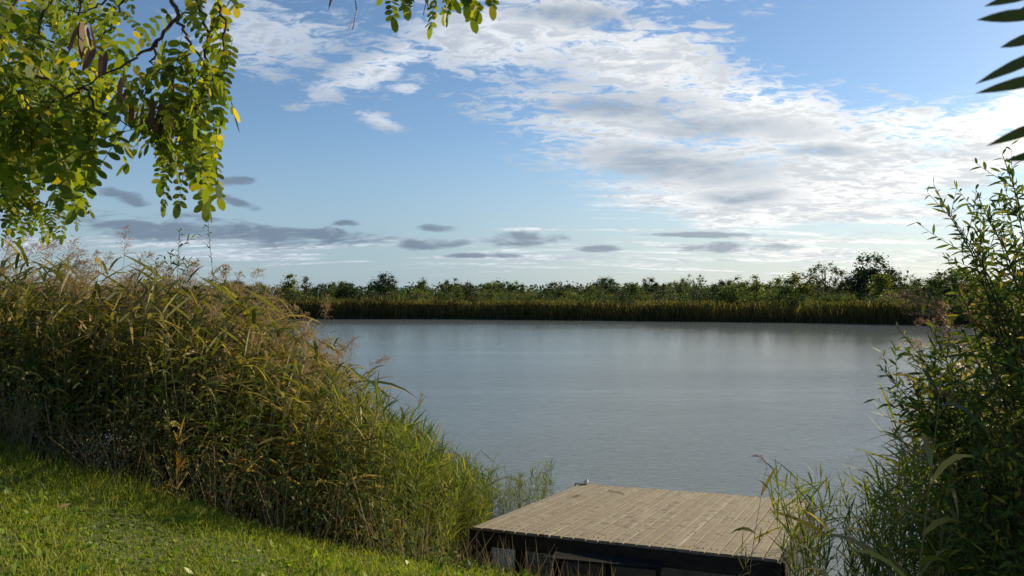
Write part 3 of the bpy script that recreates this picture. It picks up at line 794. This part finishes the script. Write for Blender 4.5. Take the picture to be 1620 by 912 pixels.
# crumpled white scrap by the bracket
sc = np.random.default_rng(3)
th = np.linspace(0, 2 * math.pi, 9)[:-1]; rings = []
for j, (rad, hh) in enumerate([(.018, 0), (.034, .012), (.030, .034), (.018, .055), (.005, .078)]):
    rings.append(np.stack([np.cos(th) * rad * sc.uniform(.7, 1.3, 8) + hh * .35, np.sin(th) * rad * .7 * sc.uniform(.7, 1.3, 8), np.full(8, hh) + sc.uniform(-.004, .004, 8) * (j > 0)], -1))
V = np.concatenate(rings); F = np.array([(j * 8 + i_, j * 8 + (i_ + 1) % 8, j * 8 + 8 + (i_ + 1) % 8, j * 8 + 8 + i_) for j in range(4) for i_ in range(8)])
pos = DO + v_ * (Lv - .07) + u_ * .10 + wz * .020
tag(link('litter', mesh('litter', (V, F), MAT['white_scrap']), None, tuple(pos)), 'crumpled white scrap on the far left corner of dock', 'litter')
# wisp of dry stems and a twig lying on the deck
def on_deck(a, b_, h=.004): return DO + u_ * a + v_ * b_ + wz * h
q = np.random.default_rng(8); N = 26
B = np.array([on_deck(.35 + q.uniform(-.1, .1), 2.35 + q.uniform(-.08, .08), .006 + q.uniform(0, .02)) for _ in range(N)])
D = unit(u_ * q.normal(.4, 1, (N, 1)) + v_ * q.normal(0, .7, (N, 1)) + wz * q.uniform(0, .25, (N, 1)))
tag(link('dry_grass_wisp', mesh('dry_grass_wisp', blades(B, D, side_of(D, r=q), q.uniform(.06, .16, N), .004, .05, [1, .8, .2]), MAT['dry'])), 'wisp of dry grass lying on left side of deck', 'dry grass')
tag(link('twig', mesh('twig', join([tube([on_deck(.62, 3.05, .008), on_deck(.72, 2.98, .012), on_deck(.83, 2.96, .008), on_deck(.93, 2.86, .008)], .004, 5), tube([on_deck(.72, 2.98, .012), on_deck(.74, 2.85, .01)], .003, 5)]), MAT['twig'])), 'thin dark twig lying near the back edge of deck', 'twig')

# ------------------------------------------------------------------ small bench in front of the dock
bench = thing('bench', 'low narrow black bench standing under the dock front', 'bench')
b0 = at(872, 881, 8.05); b1 = at(1045, 897, 7.75); b1[2] = b0[2] + .0
ub = unit(b1 - b0); vb = unit(np.cross([0, 0, 1.], ub)); Lb = float(np.linalg.norm(b1 - b0))
for k in (0, 1):
    link('seat', mesh('seat', box(b0 + vb * (.0 + .115 * k) - np.array([0, 0, .03]), ub * Lb, vb * .105, (0, 0, .03)), MAT['black_wood'], smooth=False), bench)
for fx in (.02, Lb * .5, Lb - .06):
    for k in (0, 1):
        f0 = b0 + ub * fx + vb * (.02 + .15 * k); zb = float(ground(f0[0], f0[1])) - .05
        link('leg', mesh('leg', box([f0[0], f0[1], zb], ub * .035, vb * .035, (0, 0, b0[2] - .033 - zb)), MAT['black_wood'], smooth=False), bench)

# ------------------------------------------------------------------ grass, weeds and undergrowth
def grass_patch(N, xr, yr, Lr, Wr, mat, name, label, broad=False, past=.5):
    x = rng.uniform(*xr, N); y = rng.uniform(*yr, N)
    k = y < edge(x) + rng.uniform(.05, past, N)
    x, y = x[k], y[k]; N = len(x); z = ground(x, y)
    px_ = x / y
    k = ((px_ > -.85) & (px_ < .35)) | (rng.uniform(0, 1, N) < .35)
    x, y, z = x[k], y[k], z[k]; N = len(x)
    patch = .72 + .45 * np.sin(x * 2.3 + 1) * np.sin(y * 3.1) + .25 * np.sin(x * 6.1 + y * 4)
    el = rng.uniform(.5, 1.5, N) if not broad else rng.uniform(.15, 1.1, N)
    az = rng.uniform(0, 6.28, N)
    D = np.stack([np.cos(az) * np.cos(el), np.sin(az) * np.cos(el), np.sin(el)], -1)
    S = side_of(D, rng.normal(0, .5, N))
    L = rng.uniform(*Lr, N) * patch.clip(.45, 1.4)
    prof = [.7, 1, .75, .05] if not broad else [.25, .8, 1, .8, .1]
    return tag(link(name, mesh(name, blades(np.stack([x, y, z - .005], -1), D, S, L, rng.uniform(*Wr, N), rng.uniform(.1, .7, N), prof), MAT[mat])), label, 'grass' if not broad else 'weeds', kind='stuff')
grass_patch(520000, (-8, 3), (1.6, 8.6), (.04, .115), (.003, .006), 'grass', 'grass', 'sunlit short green grass covering the near bank')
grass_patch(46000, (-8, 3), (1.6, 8.4), (.05, .13), (.020, .048), 'weed', 'ground_cover', 'low broad-leaved weeds mixed through the grass', True, .25)
# longer dry-tipped grass along the edge
N = 9000
x = rng.uniform(-7.5, 1.5, N); y = edge(x) + rng.normal(-.15, .28, N); z = ground(x, y)
D = unit(np.stack([rng.normal(0, .35, N), rng.normal(0, .35, N), np.ones(N)], -1))
fac = np.interp(x, [-7, -3.2, -2.4, 1.5], [1.5, 1.2, .6, .55])
tag(link('long_grass', mesh('long_grass', blades(np.stack([x, y, z], -1), D, side_of(D), rng.uniform(.10, .26, N) * fac, rng.uniform(.003, .005, N), rng.uniform(.1, .6, N), [.8, 1, .7, .1]), [MAT['grass']])), 'longer thin grass fringing the foot of the reeds', 'grass', kind='stuff')
# shaded undergrowth at the foot of the reeds
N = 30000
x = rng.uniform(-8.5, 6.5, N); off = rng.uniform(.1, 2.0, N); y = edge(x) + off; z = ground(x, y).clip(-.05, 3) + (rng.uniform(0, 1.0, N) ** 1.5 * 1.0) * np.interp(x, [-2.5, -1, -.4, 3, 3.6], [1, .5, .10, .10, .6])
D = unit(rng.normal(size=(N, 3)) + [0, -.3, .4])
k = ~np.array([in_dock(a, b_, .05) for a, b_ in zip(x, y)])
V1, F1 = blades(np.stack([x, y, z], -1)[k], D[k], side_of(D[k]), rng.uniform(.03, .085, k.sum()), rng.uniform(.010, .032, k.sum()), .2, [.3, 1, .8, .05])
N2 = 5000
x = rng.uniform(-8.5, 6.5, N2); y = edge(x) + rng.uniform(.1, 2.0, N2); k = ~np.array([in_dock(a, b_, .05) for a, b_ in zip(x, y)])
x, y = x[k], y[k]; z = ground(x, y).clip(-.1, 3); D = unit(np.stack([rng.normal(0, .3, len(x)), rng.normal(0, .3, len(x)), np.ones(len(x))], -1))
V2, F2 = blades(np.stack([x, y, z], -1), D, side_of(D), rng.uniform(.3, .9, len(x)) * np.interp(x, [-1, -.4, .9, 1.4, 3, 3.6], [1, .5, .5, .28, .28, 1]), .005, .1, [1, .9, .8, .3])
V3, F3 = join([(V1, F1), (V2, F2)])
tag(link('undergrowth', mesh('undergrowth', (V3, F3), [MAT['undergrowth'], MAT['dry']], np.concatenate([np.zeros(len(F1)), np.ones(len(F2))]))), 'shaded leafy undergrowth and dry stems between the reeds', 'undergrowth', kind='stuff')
# brown stubble of old reeds around the dock's front legs
N3 = 1500
x = rng.uniform(-.75, 1.7, N3); y = rng.uniform(7.7, 10.2, N3); k = np.array([(not in_dock(a, b_, -.25)) or a < .75 for a, b_ in zip(x, y)]); x, y = x[k], y[k]; z = ground(x, y).clip(-.3, 3)
topz = .27 + .12 * (x < -.45)
D = unit(np.stack([rng.normal(0, .15, len(x)), rng.normal(0, .15, len(x)), np.ones(len(x))], -1))
tag(link('reed_stubble', mesh('reed_stubble', blades(np.stack([x, y, z], -1), D, side_of(D), (topz - z) * rng.uniform(.5, 1.1, len(x)), .007, .05, [1, .9, .8, .4]), MAT['reed_stem'])), 'brown stubble of old reed stems under the dock front', 'reeds', kind='stuff')
# fallen leaf
pf = at(96, 806, 5.55); pf[2] = float(ground(pf[0], pf[1])) + .075
D = unit(np.array([[.8, .2, .35]]))
tag(link('fallen_leaf', mesh('fallen_leaf', blades([pf], D, side_of(D, 1.0), .085, .032, .1, [.15, .8, 1, .7, .05]), MAT['fallen'])), 'single pale orange fallen leaf lying on the grass', 'leaf')
# weeds at the edge of the grass
def stalk_weed(px, pyb, pyt, Yd, label, seed, mat='dry', flowers=0, nbr=7, spread=.25, name='weed'):
    r = np.random.default_rng(seed)
    b_ = at(px, pyb, Yd); z0 = float(ground(b_[0], b_[1])); topz = at(px, pyt, Yd)[2]; H = topz - z0
    e = thing(name, label, 'weed', (b_[0], b_[1], z0))
    ps = []; tips = []
    for k in range(nbr):
        a = r.uniform(0, 6.28); hk = H * r.uniform(.55, 1.0); l_ = spread * r.uniform(.3, 1)
        pts = np.array([[0, 0, 0], [l_ * math.cos(a) * .3, l_ * math.sin(a) * .3, hk * .4], [l_ * math.cos(a) * .7, l_ * math.sin(a) * .7, hk * .75], [l_ * math.cos(a), l_ * math.sin(a), hk]])
        ps.append(tube(pts, [.0035, .003, .002, .0012], 4))
        for j in range(7):
            s_ = pts[2] + (pts[3] - pts[2]) * r.uniform(-.8, 1); d = unit(r.normal(size=3) + [0, 0, .8]) * r.uniform(.04, .12)
            ps.append(tube([s_, s_ + d * .5, s_ + d], [.0014, .001, .0008], 3)); tips.append(s_ + d)
    link('stems', mesh('stems', join(ps), MAT[mat]), e)
    tips = np.array(tips)
    if flowers:
        B = np.repeat(tips, flowers, 0) + r.normal(0, .012, (len(tips) * flowers, 3)); D = unit(r.normal(size=B.shape) + [0, 0, .5])
        link('flowers', mesh('flowers', blades(B, D, side_of(D, r=r), .011, .010, 0, [.5, 1, .5]), MAT['white_flower']), e)
    else:
        B = np.repeat(tips, 4, 0) + r.normal(0, .012, (len(tips) * 4, 3)); D = unit(r.normal(size=B.shape))
        link('seed_heads', mesh('seed_heads', blades(B, D, side_of(D, r=r), .012, .005, 0, [.5, 1, .3]), MAT[mat]), e)
    return e
stalk_weed(20, 745, 600, 7.3, 'clump of tall straw-coloured dead stems at left photo edge', 1, 'dry', 0, 14, .28)
stalk_weed(45, 740, 620, 7.25, 'thinner straw-coloured dead stems beside the left edge clump', 2, 'dry', 0, 9, .2)
stalk_weed(98, 745, 690, 7.1, 'small weed with tiny white flowers nearest the left edge', 3, 'grass', 2, 5, .16)
stalk_weed(150, 755, 675, 6.95, 'pale brown weed with white flowers right of the smallest one', 4, 'dry', 1, 7, .2)
stalk_weed(185, 765, 680, 6.85, 'spreading weed dotted with white flowers before dark reeds', 5, 'dry', 2, 6, .22)
stalk_weed(215, 770, 640, 6.8, 'rusty brown dock stalk leaning right before dark reeds', 6, 'rust_stalk', 0, 4, .3)
stalk_weed(120, 750, 650, 7.0, 'brown seeding stalk behind the white flowered weeds', 7, 'rust_stalk', 0, 4, .15)
# arching bramble shoot by the orange reed
pts = [at(300, 730, 6.9), at(330, 755, 6.75), at(352, 795, 6.6), at(375, 825, 6.45), at(398, 842, 6.35)]
tag(link('arching_stem', mesh('arching_stem', tube(pts, [.002, .003, .003, .0035, .004], 5), MAT['grass'])), 'long thin stem arching down to grass right of orange reed', 'stem')

# ------------------------------------------------------------------ willows
def bez(p0, p1, p2, n):
    t_ = np.linspace(0, 1, n)[:, None]; return (1 - t_) ** 2 * p0 + 2 * t_ * (1 - t_) * p1 + t_ ** 2 * p2
def willow(name, label, base, tips, seed, leafmat='willow_leaf', ntw=16, leaf=(.07, .125), lw=.0155, start=.25, twig=(.18, .5), spacing=.029, rad=.016):
    r = np.random.default_rng(seed); base = np.asarray(base, float)
    e = thing(name, label, 'willow', tuple(base))
    stems, LB, LD, LL = [], [], [], []
    def leaf_run(pts, f0=0.0):
        seg = np.linalg.norm(np.diff(pts, axis=0), axis=1).sum(); n = max(3, int(seg / spacing))
        tt = np.linspace(f0, 1, n); idx = tt * (len(pts) - 1); i0 = np.minimum(idx.astype(int), len(pts) - 2); f = (idx - i0)[:, None]
        B = pts[i0] * (1 - f) + pts[i0 + 1] * f; T = unit(pts[i0 + 1] - pts[i0])
        az = np.arange(n) * 2.4 + r.uniform(0, 6); A = side_of(T, az)
        LB.append(B); LD.append(unit(T * r.uniform(.5, 1.1, (n, 1)) + A * .75 + [0, 0, -.08])); LL.append(r.uniform(*leaf, n) * (1 - .35 * tt))
    for tp in tips:
        tp = np.asarray(tp, float) - base
        b0 = np.array([r.uniform(-.12, .12), r.uniform(-.12, .12), 0])
        ctl = b0 + (tp - b0) * np.array([.30, .30, .68]) + r.normal(0, .06, 3)
        pts = bez(b0, ctl, tp, 14); pts[1:-1] += r.normal(0, .010, (12, 3))
        stems.append(tube(pts, np.linspace(rad, .0018, 14), 5))
        leaf_run(pts[8:])
        for k in range(ntw):
            q_ = start + (1 - start) * (k + r.uniform(0, 1)) / ntw * .97; i_ = int(q_ * 13); s_ = pts[i_]; T = unit(pts[min(i_ + 1, 13)] - pts[i_])
            A = side_of(T[None], np.array([r.uniform(0, 6.28)]))[0]
            L_ = r.uniform(*twig) * (1.2 - q_ * .45); d = unit(T * .75 + A * .8 + [0, 0, .15])
            tw_ = bez(s_, s_ + d * L_ * .5, s_ + d * L_ + np.array([0, 0, .10]) * L_ + r.normal(0, .02, 3), 6)
            stems.append(tube(tw_, np.linspace(.003, .0010, 6), 3)); leaf_run(tw_, .15)
    LB = np.concatenate(LB); LD = np.concatenate(LD); LL = np.concatenate(LL)
    link('branches', mesh('branches', join(stems), MAT['twig']), e)
    link('foliage', mesh('foliage', blades(LB, LD, side_of(LD, r.normal(.2, .9, len(LD)), r), LL, lw * LL / .07, r.uniform(0, .5, len(LD)), [.25, .9, 1, .65, .03]), MAT[leafmat]), e)
    return e
gz = lambda x_, y_: max(float(ground(x_, y_)), -.1)
willow('willow_shrub', 'backlit willow shrub with slender leafy shoots at right edge', (3.75, 4.95, gz(3.75, 4.95)),
       [at(1478, 292, 4.7), at(1500, 330, 4.6), at(1588, 245, 4.6), at(1560, 330, 4.8), at(1610, 300, 4.5), at(1660, 250, 4.8), at(1540, 400, 4.5), at(1620, 380, 4.4), at(1700, 330, 4.6), at(1580, 430, 4.9), at(1520, 360, 4.7), at(1545, 300, 4.9), at(1600, 350, 4.9), at(1560, 460, 4.6), at(1640, 430, 4.7), at(1510, 450, 4.8)], 41, ntw=26)
willow('willow_shrub', 'low willow branching out over the water below the tall one', (3.5, 4.9, gz(3.5, 4.9)),
       [at(1388, 575, 4.9), at(1420, 520, 5.0), at(1405, 620, 4.8), at(1440, 560, 4.7), at(1450, 650, 4.8), at(1500, 560, 4.6), at(1530, 620, 4.4), at(1460, 500, 4.9), at(1470, 610, 4.7), at(1430, 590, 4.8)], 42, ntw=22)
willow('willow_shrub', 'dark willow thicket filling the lower right corner', (3.35, 4.6, gz(3.35, 4.6)),
       [at(1520, 520, 4.4), at(1560, 560, 4.3), at(1600, 480, 4.4), at(1640, 560, 4.2), at(1560, 660, 4.1), at(1510, 720, 4.2), at(1600, 700, 4.0), at(1480, 790, 4.4), at(1660, 640, 4.2), at(1540, 800, 4.2), at(1430, 850, 4.6), at(1590, 860, 4.1), at(1700, 760, 4.2)], 43, ntw=18, start=.12)
willow('willow_shrub', 'leafy willow further back seen through right thicket', (4.6, 6.2, gz(4.6, 6.2)),
       [at(1540, 470, 6.0), at(1580, 520, 6.1), at(1620, 430, 6.0), at(1500, 620, 6.0), at(1560, 680, 5.9), at(1650, 560, 6.0), at(1480, 740, 6.0), at(1600, 780, 5.9)], 44, ntw=18, start=.12)
# willow shoots rising out of the left reeds
def shoots(name, label, base_px, Yd, tips, seed, **kw):
    x_ = (base_px - 810) / FPX * Yd
    willow(name, label, (x_, Yd, gz(x_, Yd)), [at(a, b_, Yd + c_) for a, b_, c_ in tips], seed, **kw)
shoots('willow_shoot', 'single thin willow shoot rising highest above left reeds', 335, 8.2, [(328, 328, 0)], 51, ntw=5, twig=(.05, .12), start=.75, leafmat='willow_leaf', rad=.006, leaf=(.04, .07))
shoots('willow_sapling', 'willow sapling with forked leafy tips above left reeds', 262, 8.2, [(284, 365, 0), (246, 412, .1), (270, 400, -.1), (232, 430, .1), (300, 410, 0)], 52, ntw=10, twig=(.12, .3), start=.5, leafmat='grey_willow_leaf', rad=.008)
shoots('willow_sapling', 'narrow willow sapling between left reeds beside the thin shoot', 356, 8.0, [(354, 424, 0), (340, 450, .1)], 53, ntw=8, twig=(.08, .2), start=.5, leafmat='grey_willow_leaf', rad=.006)
shoots('willow_sapling', 'greyish willow shrub half hidden in the left stand', 300, 7.6, [(200, 520, .1), (240, 480, 0), (300, 520, -.1), (340, 560, 0), (380, 530, 0), (280, 600, -.2), (230, 600, 0), (330, 640, -.1)], 54, ntw=16, twig=(.15, .4), start=.2, leafmat='grey_willow_leaf', rad=.008, leaf=(.035, .06))
# broad willow leaves close to the lens at the upper right
def near_leaves():
    e = thing('willow_shrub', 'blurred willow branch with long leaves close overhead at right', 'willow', (.85, .7, float(ground(.85, .7))))
    o0 = np.array([.85, .7, float(ground(.85, .7))])
    stem = bez(np.zeros(3), np.array([.0, .05, 1.6]), at(1690, -40, .63) - o0, 16)
    tw_ = bez(stem[9], stem[9] + [-.02, 0, .25], at(1668, 250, .60) - o0 + np.array([0, 0, .0]), 8)
    link('branches', mesh('branches', join([tube(stem, np.linspace(.014, .003, 16), 7), tube(tw_, np.linspace(.005, .002, 8), 6)]), MAT['twig']), e)
    L_ = [((1665, 20), (1548, 22), 1.0), ((1680, -25), (1560, 0), 1.02), ((1668, 50), (1585, 68), 1.1), ((1690, 70), (1545, 122), 1.0), ((1700, 115), (1545, 137), .98), ((1690, 185), (1562, 222), 1.0), ((1700, 235), (1590, 247), 1.05), ((1650, 5), (1600, 26), 1.15)]
    B, D, LL = [], [], []
    for (ax, ay), (bx_, by_), dd in L_:
        a = at(ax, ay, dd * .6); b_ = at(bx_, by_, dd * .59); B.append(a - o0); D.append(unit(b_ - a)); LL.append(np.linalg.norm(b_ - a))
    allp = np.concatenate([stem, tw_]); pet = []
    for b_ in B:
        nr = allp[np.argmin(np.linalg.norm(allp - b_, axis=1))]; pet.append(tube([nr, (nr + b_) / 2 + [0, 0, .006], b_], [.0012, .001, .0008], 4))
    link('leaf_stalks', mesh('leaf_stalks', join(pet), MAT['twig']), e)
    r = np.random.default_rng(5)
    for k in range(60):     # the rest of its foliage, outside the picture
        q_ = stem[r.integers(7, 16)] + r.normal(0, .008, 3)
        if (q_[0] + o0[0]) / max(.05, q_[1] + o0[1]) < .74: continue
        B.append(q_); D.append(unit(np.array([abs(r.normal(0, 1)) + .15, r.normal(0, .8), r.normal(0, .5)]))); LL.append(r.uniform(.05, .08))
    B, D, LL = np.array(B), np.array(D), np.array(LL)
    S = unit(np.cross(D, [0, 1, 0.35]))
    link('foliage', mesh('foliage', blades(B, D, S, LL, .0098, .06, [.15, .75, 1, .95, .6, .02]), MAT['near_leaf']), e)
near_leaves()

# ------------------------------------------------------------------ black locust overhead
def locust():
    r = np.random.default_rng(77)
    base = np.array([-4.3, .6, float(ground(-4.3, .6))])
    e = thing('locust_tree', 'black locust tree hanging yellow green leafy branches into top left', 'tree', tuple(base))
    trunk = bez(np.zeros(3), np.array([.1, .1, 2.2]), np.array([.5, .3, 5.2]), 12)
    link('trunk', mesh('trunk', tube(trunk, np.linspace(.16, .08, 12), 12), MAT['bark']), e)
    wood = []
    hub = trunk[9] + base
    limbs = [bez(hub, np.array([-2.6, 1.6, 5.3]), np.array([.15, 2.3, 4.75]), 16), bez(hub, np.array([-3.2, 2.0, 5.2]), np.array([-1.6, 3.4, 5.0]), 14)]
    for L_ in limbs: wood.append(tube(L_, np.linspace(.045, .010, len(L_)), 7))
    # branchlets: start on a limb, pass given directions
    specs = []
    def br(pts, rad=.006, den=1.0, size=1.0): specs.append((np.array(pts), rad, den, size))
    d = 1.75
    br([limbs[0][11], at(268, -20, d), at(281, 26, d), at(246, 66, d), at(197, 101, d), at(131, 136, d)], .007, .8)
    br([limbs[0][11], at(300, -25, d), at(322, 30, d), at(330, 90, d + .05), at(320, 150, d + .05), at(300, 190, d)], .006, 1.5)
    br([limbs[0][12], at(340, -25, d + .1), at(352, 30, d), at(358, 90, d), at(350, 120, d)], .005, 1.6)
    br([at(246, 66, d), at(235, 100, d), at(225, 150, d), at(250, 190, d)], .004, 1.3)
    br([at(281, 26, d), at(300, 70, d - .05), at(330, 110, d), at(345, 160, d)], .004, 1.8)
    br([at(320, 150, d + .05), at(305, 190, d), at(312, 215, d)], .003, 1.6)
    br([limbs[0][10], at(195, -20, d + .25), at(185, 20, d + .25), at(150, 70, d + .3), at(60, 60, d + .3), at(0, 40, d + .3)], .005, 1.0)
    br([limbs[1][8], at(90, -30, d + .1), at(60, 40, d + .1), at(40, 110, d + .1), at(70, 165, d)], .006, 1.9)
    br([limbs[1][9], at(30, -30, d + .3), at(0, 60, d + .3), at(-20, 150, d + .3), at(30, 200, d + .3)], .006, 2.0)
    br([at(131, 136, d), at(90, 160, d), at(40, 175, d + .05), at(0, 165, d + .1)], .004, 2.2)
    br([at(131, 136, d), at(150, 170, d), at(190, 195, d), at(225, 205, d)], .004, 2.2)
    br([at(40, 110, d + .1), at(80, 130, d + .1), at(130, 175, d + .1), at(180, 180, d)], .004, 2.2)
    br([limbs[1][7], at(-60, 20, d), at(-20, 100, d), at(20, 140, d), at(80, 200, d)], .005, 1.8)
    # further, smaller looking
    D3 = 3.3
    br([limbs[1][13], at(70, -40, D3), at(40, 80, D3), at(30, 180, D3), at(50, 260, D3)], .008, 1.9)
    br([limbs[1][13], at(10, -40, D3), at(-20, 100, D3), at(-10, 230, D3), at(10, 310, D3)], .007, 1.8)
    br([at(40, 80, D3), at(100, 150, D3), at(130, 210, D3), at(120, 270, D3)], .006, 1.9)
    br([at(30, 180, D3), at(80, 240, D3), at(100, 290, D3), at(95, 325, D3)], .005, 2.0)
    br([limbs[1][12], at(130, -40, D3), at(120, 30, D3), at(80, 90, D3), at(60, 140, D3)], .006, 1.4)
    br([limbs[1][12], at(210, -40, 2.7), at(165, 0, 2.7), at(130, 20, 2.7), at(70, 10, 2.7)], .006, 1.2)
    br([at(-10, 230, D3), at(40, 280, D3), at(70, 330, D3)], .004, 1.6)
    br([at(40, 80, D3), at(150, 120, D3), at(200, 160, D3), at(215, 195, D3)], .004, 1.8)
    # overhead centre
    d2 = 1.75
    br([limbs[0][13], at(580, -80, d2), at(620, -52, d2), at(700, -48, d2), at(775, -40, d2)], .005, 1.1, .42)
    br([limbs[0][12], at(520, -60, d2), at(555, -40, d2), at(560, -8, d2)], .003, .1)
    RB, RD, RL, RS = [], [], [], []
    for pts, rad, den, size in specs:
        tt = np.linspace(0, 1, len(pts)); fine = np.linspace(0, 1, len(pts) * 5)
        P3 = np.stack([np.interp(fine, tt, pts[:, j]) for j in range(3)], -1)
        ker = np.ones(5) / 5
        Ps = P3.copy()
        for j in range(3): Ps[2:-2, j] = np.convolve(P3[:, j], ker, 'valid')
        Ps[1:-1] += r.normal(0, .004, (len(Ps) - 2, 3))
        wood.append(tube(Ps, np.linspace(rad, rad * .25, len(Ps)), 5))
        seg = np.linalg.norm(np.diff(pts[1:], axis=0), axis=1).sum() if len(pts) > 3 else np.linalg.norm(np.diff(pts, axis=0), axis=1).sum()
        n = max(3, int(seg / .026 * den)) if den > .2 else 0
        if n == 0: continue
        f0 = .10 if len(pts) > 3 else 0.0
        q_ = r.uniform(f0, 1, n); i_ = (q_ * (len(Ps) - 1)).astype(int)
        B = Ps[i_]; az = r.uniform(0, 6.28, n); el = r.uniform(-1.4, -.1, n)
        RB.append(B); RD.append(np.stack([np.cos(az) * np.cos(el), np.sin(az) * np.cos(el), np.sin(el)], -1)); RL.append(r.uniform(.12, .23, n) * size)
    # leafy sprays on the limbs themselves, above the picture
    for L_ in limbs:
        for k in range(len(L_) * 4):
            s_ = L_[min(len(L_) - 1, 3 + k % (len(L_) - 3))] + r.normal(0, .02, 3)
            d_ = unit(r.normal(size=3) + [0, 0, .35]) * r.uniform(.2, .5)
            tw_ = np.array([s_, s_ + d_ * .5, s_ + d_ + [0, 0, -.05]]); wood.append(tube(tw_, [.004, .003, .0015], 4))
            n = 9; q_ = r.uniform(.15, 1, n); B = s_ + d_[None] * q_[:, None]; az = r.uniform(0, 6.28, n); el = r.uniform(-.9, .6, n)
            hi = B[:, 2] > 3.75 + B[:, 1] * .46
            RB.append(B[hi]); RD.append(np.stack([np.cos(az) * np.cos(el), np.sin(az) * np.cos(el), np.sin(el)], -1)[hi]); RL.append(r.uniform(.13, .22, n)[hi])
    # hanging leaves that show singly
    extra = [((350, 175), d, .26), ((335, 185), d, .25), ((312, 215), d, .27), ((270, 210), d, .26), ((256, 200), d, .20), ((372, 95), d, .2), ((366, 60), d, .2), ((345, 200), d - .05, .22), ((300, 215), d, .25), ((325, 215), d, .24),
             ((609, -50), d2, .17), ((636, -50), d2, .14), ((655, -40), d2, .10), ((692, -48), d2, .19), ((708, -50), d2, .17), ((715, -40), d2 + .05, .14), ((748, -40), d2, .10), ((775, -40), d2, .10), ((735, -45), d2, .10),
             ((95, 300), D3, .25), ((120, 280), D3, .25), ((60, 310), D3, .22), ((15, 320), D3, .2), ((130, 250), D3, .28), ((110, 315), D3, .22)]
    for (ax, ay), dd, ll in extra:
        RB.append(at(ax, ay, dd)[None]); az = r.uniform(0, 6.28); RD.append(unit(np.array([[.18 * math.cos(az), .18 * math.sin(az), -1.]]))); RL.append(np.array([ll * (.62 if dd < 2 else .82)]))
    RB, RD, RL = np.concatenate(RB), np.concatenate(RD), np.concatenate(RL)
    tipv = RB + RD * RL[:, None]; tpx = 810 + tipv[:, 0] / tipv[:, 1] * FPX; tpy = HZ - (tipv[:, 2] - EYE) / tipv[:, 1] * FPX
    keep = ~((tpx > 372) & (tpx < 540)) & ~((tpx > 150) & (tpx < 235) & (tpy > 225)) & ~((tpx > 165) & (tpx < 225) & (tpy < 60) & (r.uniform(0, 1, len(tpx)) < .7))
    RB, RD, RL = RB[keep], RD[keep], RL[keep]
    n = len(RB)
    droop = r.uniform(.25, .8, n) * (1 - np.abs(RD[:, 2]).clip(0, .95))
    rach = blades(RB - base, RD, side_of(RD, r=r), RL, .0022, droop, [1, .9, .8, .7, .5])
    prs = 9
    tl = np.linspace(.16, .97, prs)
    Bs, Ds, Ls, Ss = [], [], [], []
    A = side_of(RD, r.uniform(0, math.pi, n))
    for t_ in tl:
        C = RB + RD * (RL * t_)[:, None] + np.array([0, 0, -1.]) * (droop * RL * t_ ** 2)[:, None]
        T = unit(RD + np.array([0, 0, -2.]) * (droop * t_)[:, None])
        for sg in (-1, 1):
            dd_ = unit(A * sg + T * .22 + np.array([0, 0, -.22]) + r.normal(0, .16, (n, 3)))
            Bs.append(C); Ds.append(dd_); Ls.append(r.uniform(.021, .031, n) * (RL / .2).clip(.7, 1.15))
            Ss.append(unit(np.cross(dd_, unit(np.cross(A, T) + r.normal(0, .35, (n, 3))))))
    C = RB + RD * RL[:, None] + np.array([0, 0, -1.]) * (droop * RL)[:, None]
    T = unit(RD + np.array([0, 0, -2.]) * droop[:, None]); Bs.append(C); Ds.append(T); Ls.append(np.full(n, .034)); Ss.append(A)
    Bs, Ds, Ls, Ss = map(np.concatenate, (Bs, Ds, Ls, Ss))
    lf = blades(Bs - base, Ds, Ss, Ls, Ls * .56, .06, [.2, .8, 1, 1, .85, .2])
    link('foliage', mesh('foliage', lf, MAT['locust_leaf']), e)
    link('leaf_stalks', mesh('leaf_stalks', rach, MAT['grass']), e)
    Vw, Fw = join(wood)
    link('branches', mesh('branches', (Vw - base, Fw), MAT['twig']), e)
    # seed pods, flat and papery, hanging in bunches
    pods = [(132, 38, d, 5), (152, 75, d, 4), (240, 150, d, 3), (248, 190, d + .02, 4), (265, 175, d, 2), (198, 115, d, 3), (262, 120, d, 2), (215, 160, d, 2), (365, 140, d, 1), (237, 180, d, 2), (530, -42, d2, 1), (545, -35, d2, 1), (568, -50, d2, 1)]
    for ax, ay, dd, cnt in pods:
        B = at(ax, ay, dd) + r.normal(0, .010, (cnt, 3)); D = unit(np.stack([r.normal(0, .22, cnt), r.normal(0, .2, cnt), -np.ones(cnt)], -1)); LL = r.uniform(.055, .085, cnt)
        a = blades(B - base, D, side_of(D, r.uniform(0, 3, cnt), r), LL, .013, r.uniform(-.1, .1, cnt), [.2, .9, 1, .9, 1, .8, .1], (1, 0, 0))
        link('seed_pods', mesh('seed_pods', a, MAT['locust_pod']), e)
    # the two low pods on a bare thread
    th_ = tube([at(560, -10, d2) - base, at(563, 15, d2) - base, at(557, 45, d2) - base], .0012, 4)
    B = np.array([at(557, 30, d2), at(556, 44, d2)]) - base; D = unit(np.array([[-.55, 0, -1], [-.55, 0, -1.1]]))
    link('seed_pods', mesh('seed_pods', join([th_, blades(B, D, side_of(D, np.array([.1, .2])), .026, .008, .1, [.2, .9, 1, .9, .1])]), MAT['locust_pod']), e)
locust()
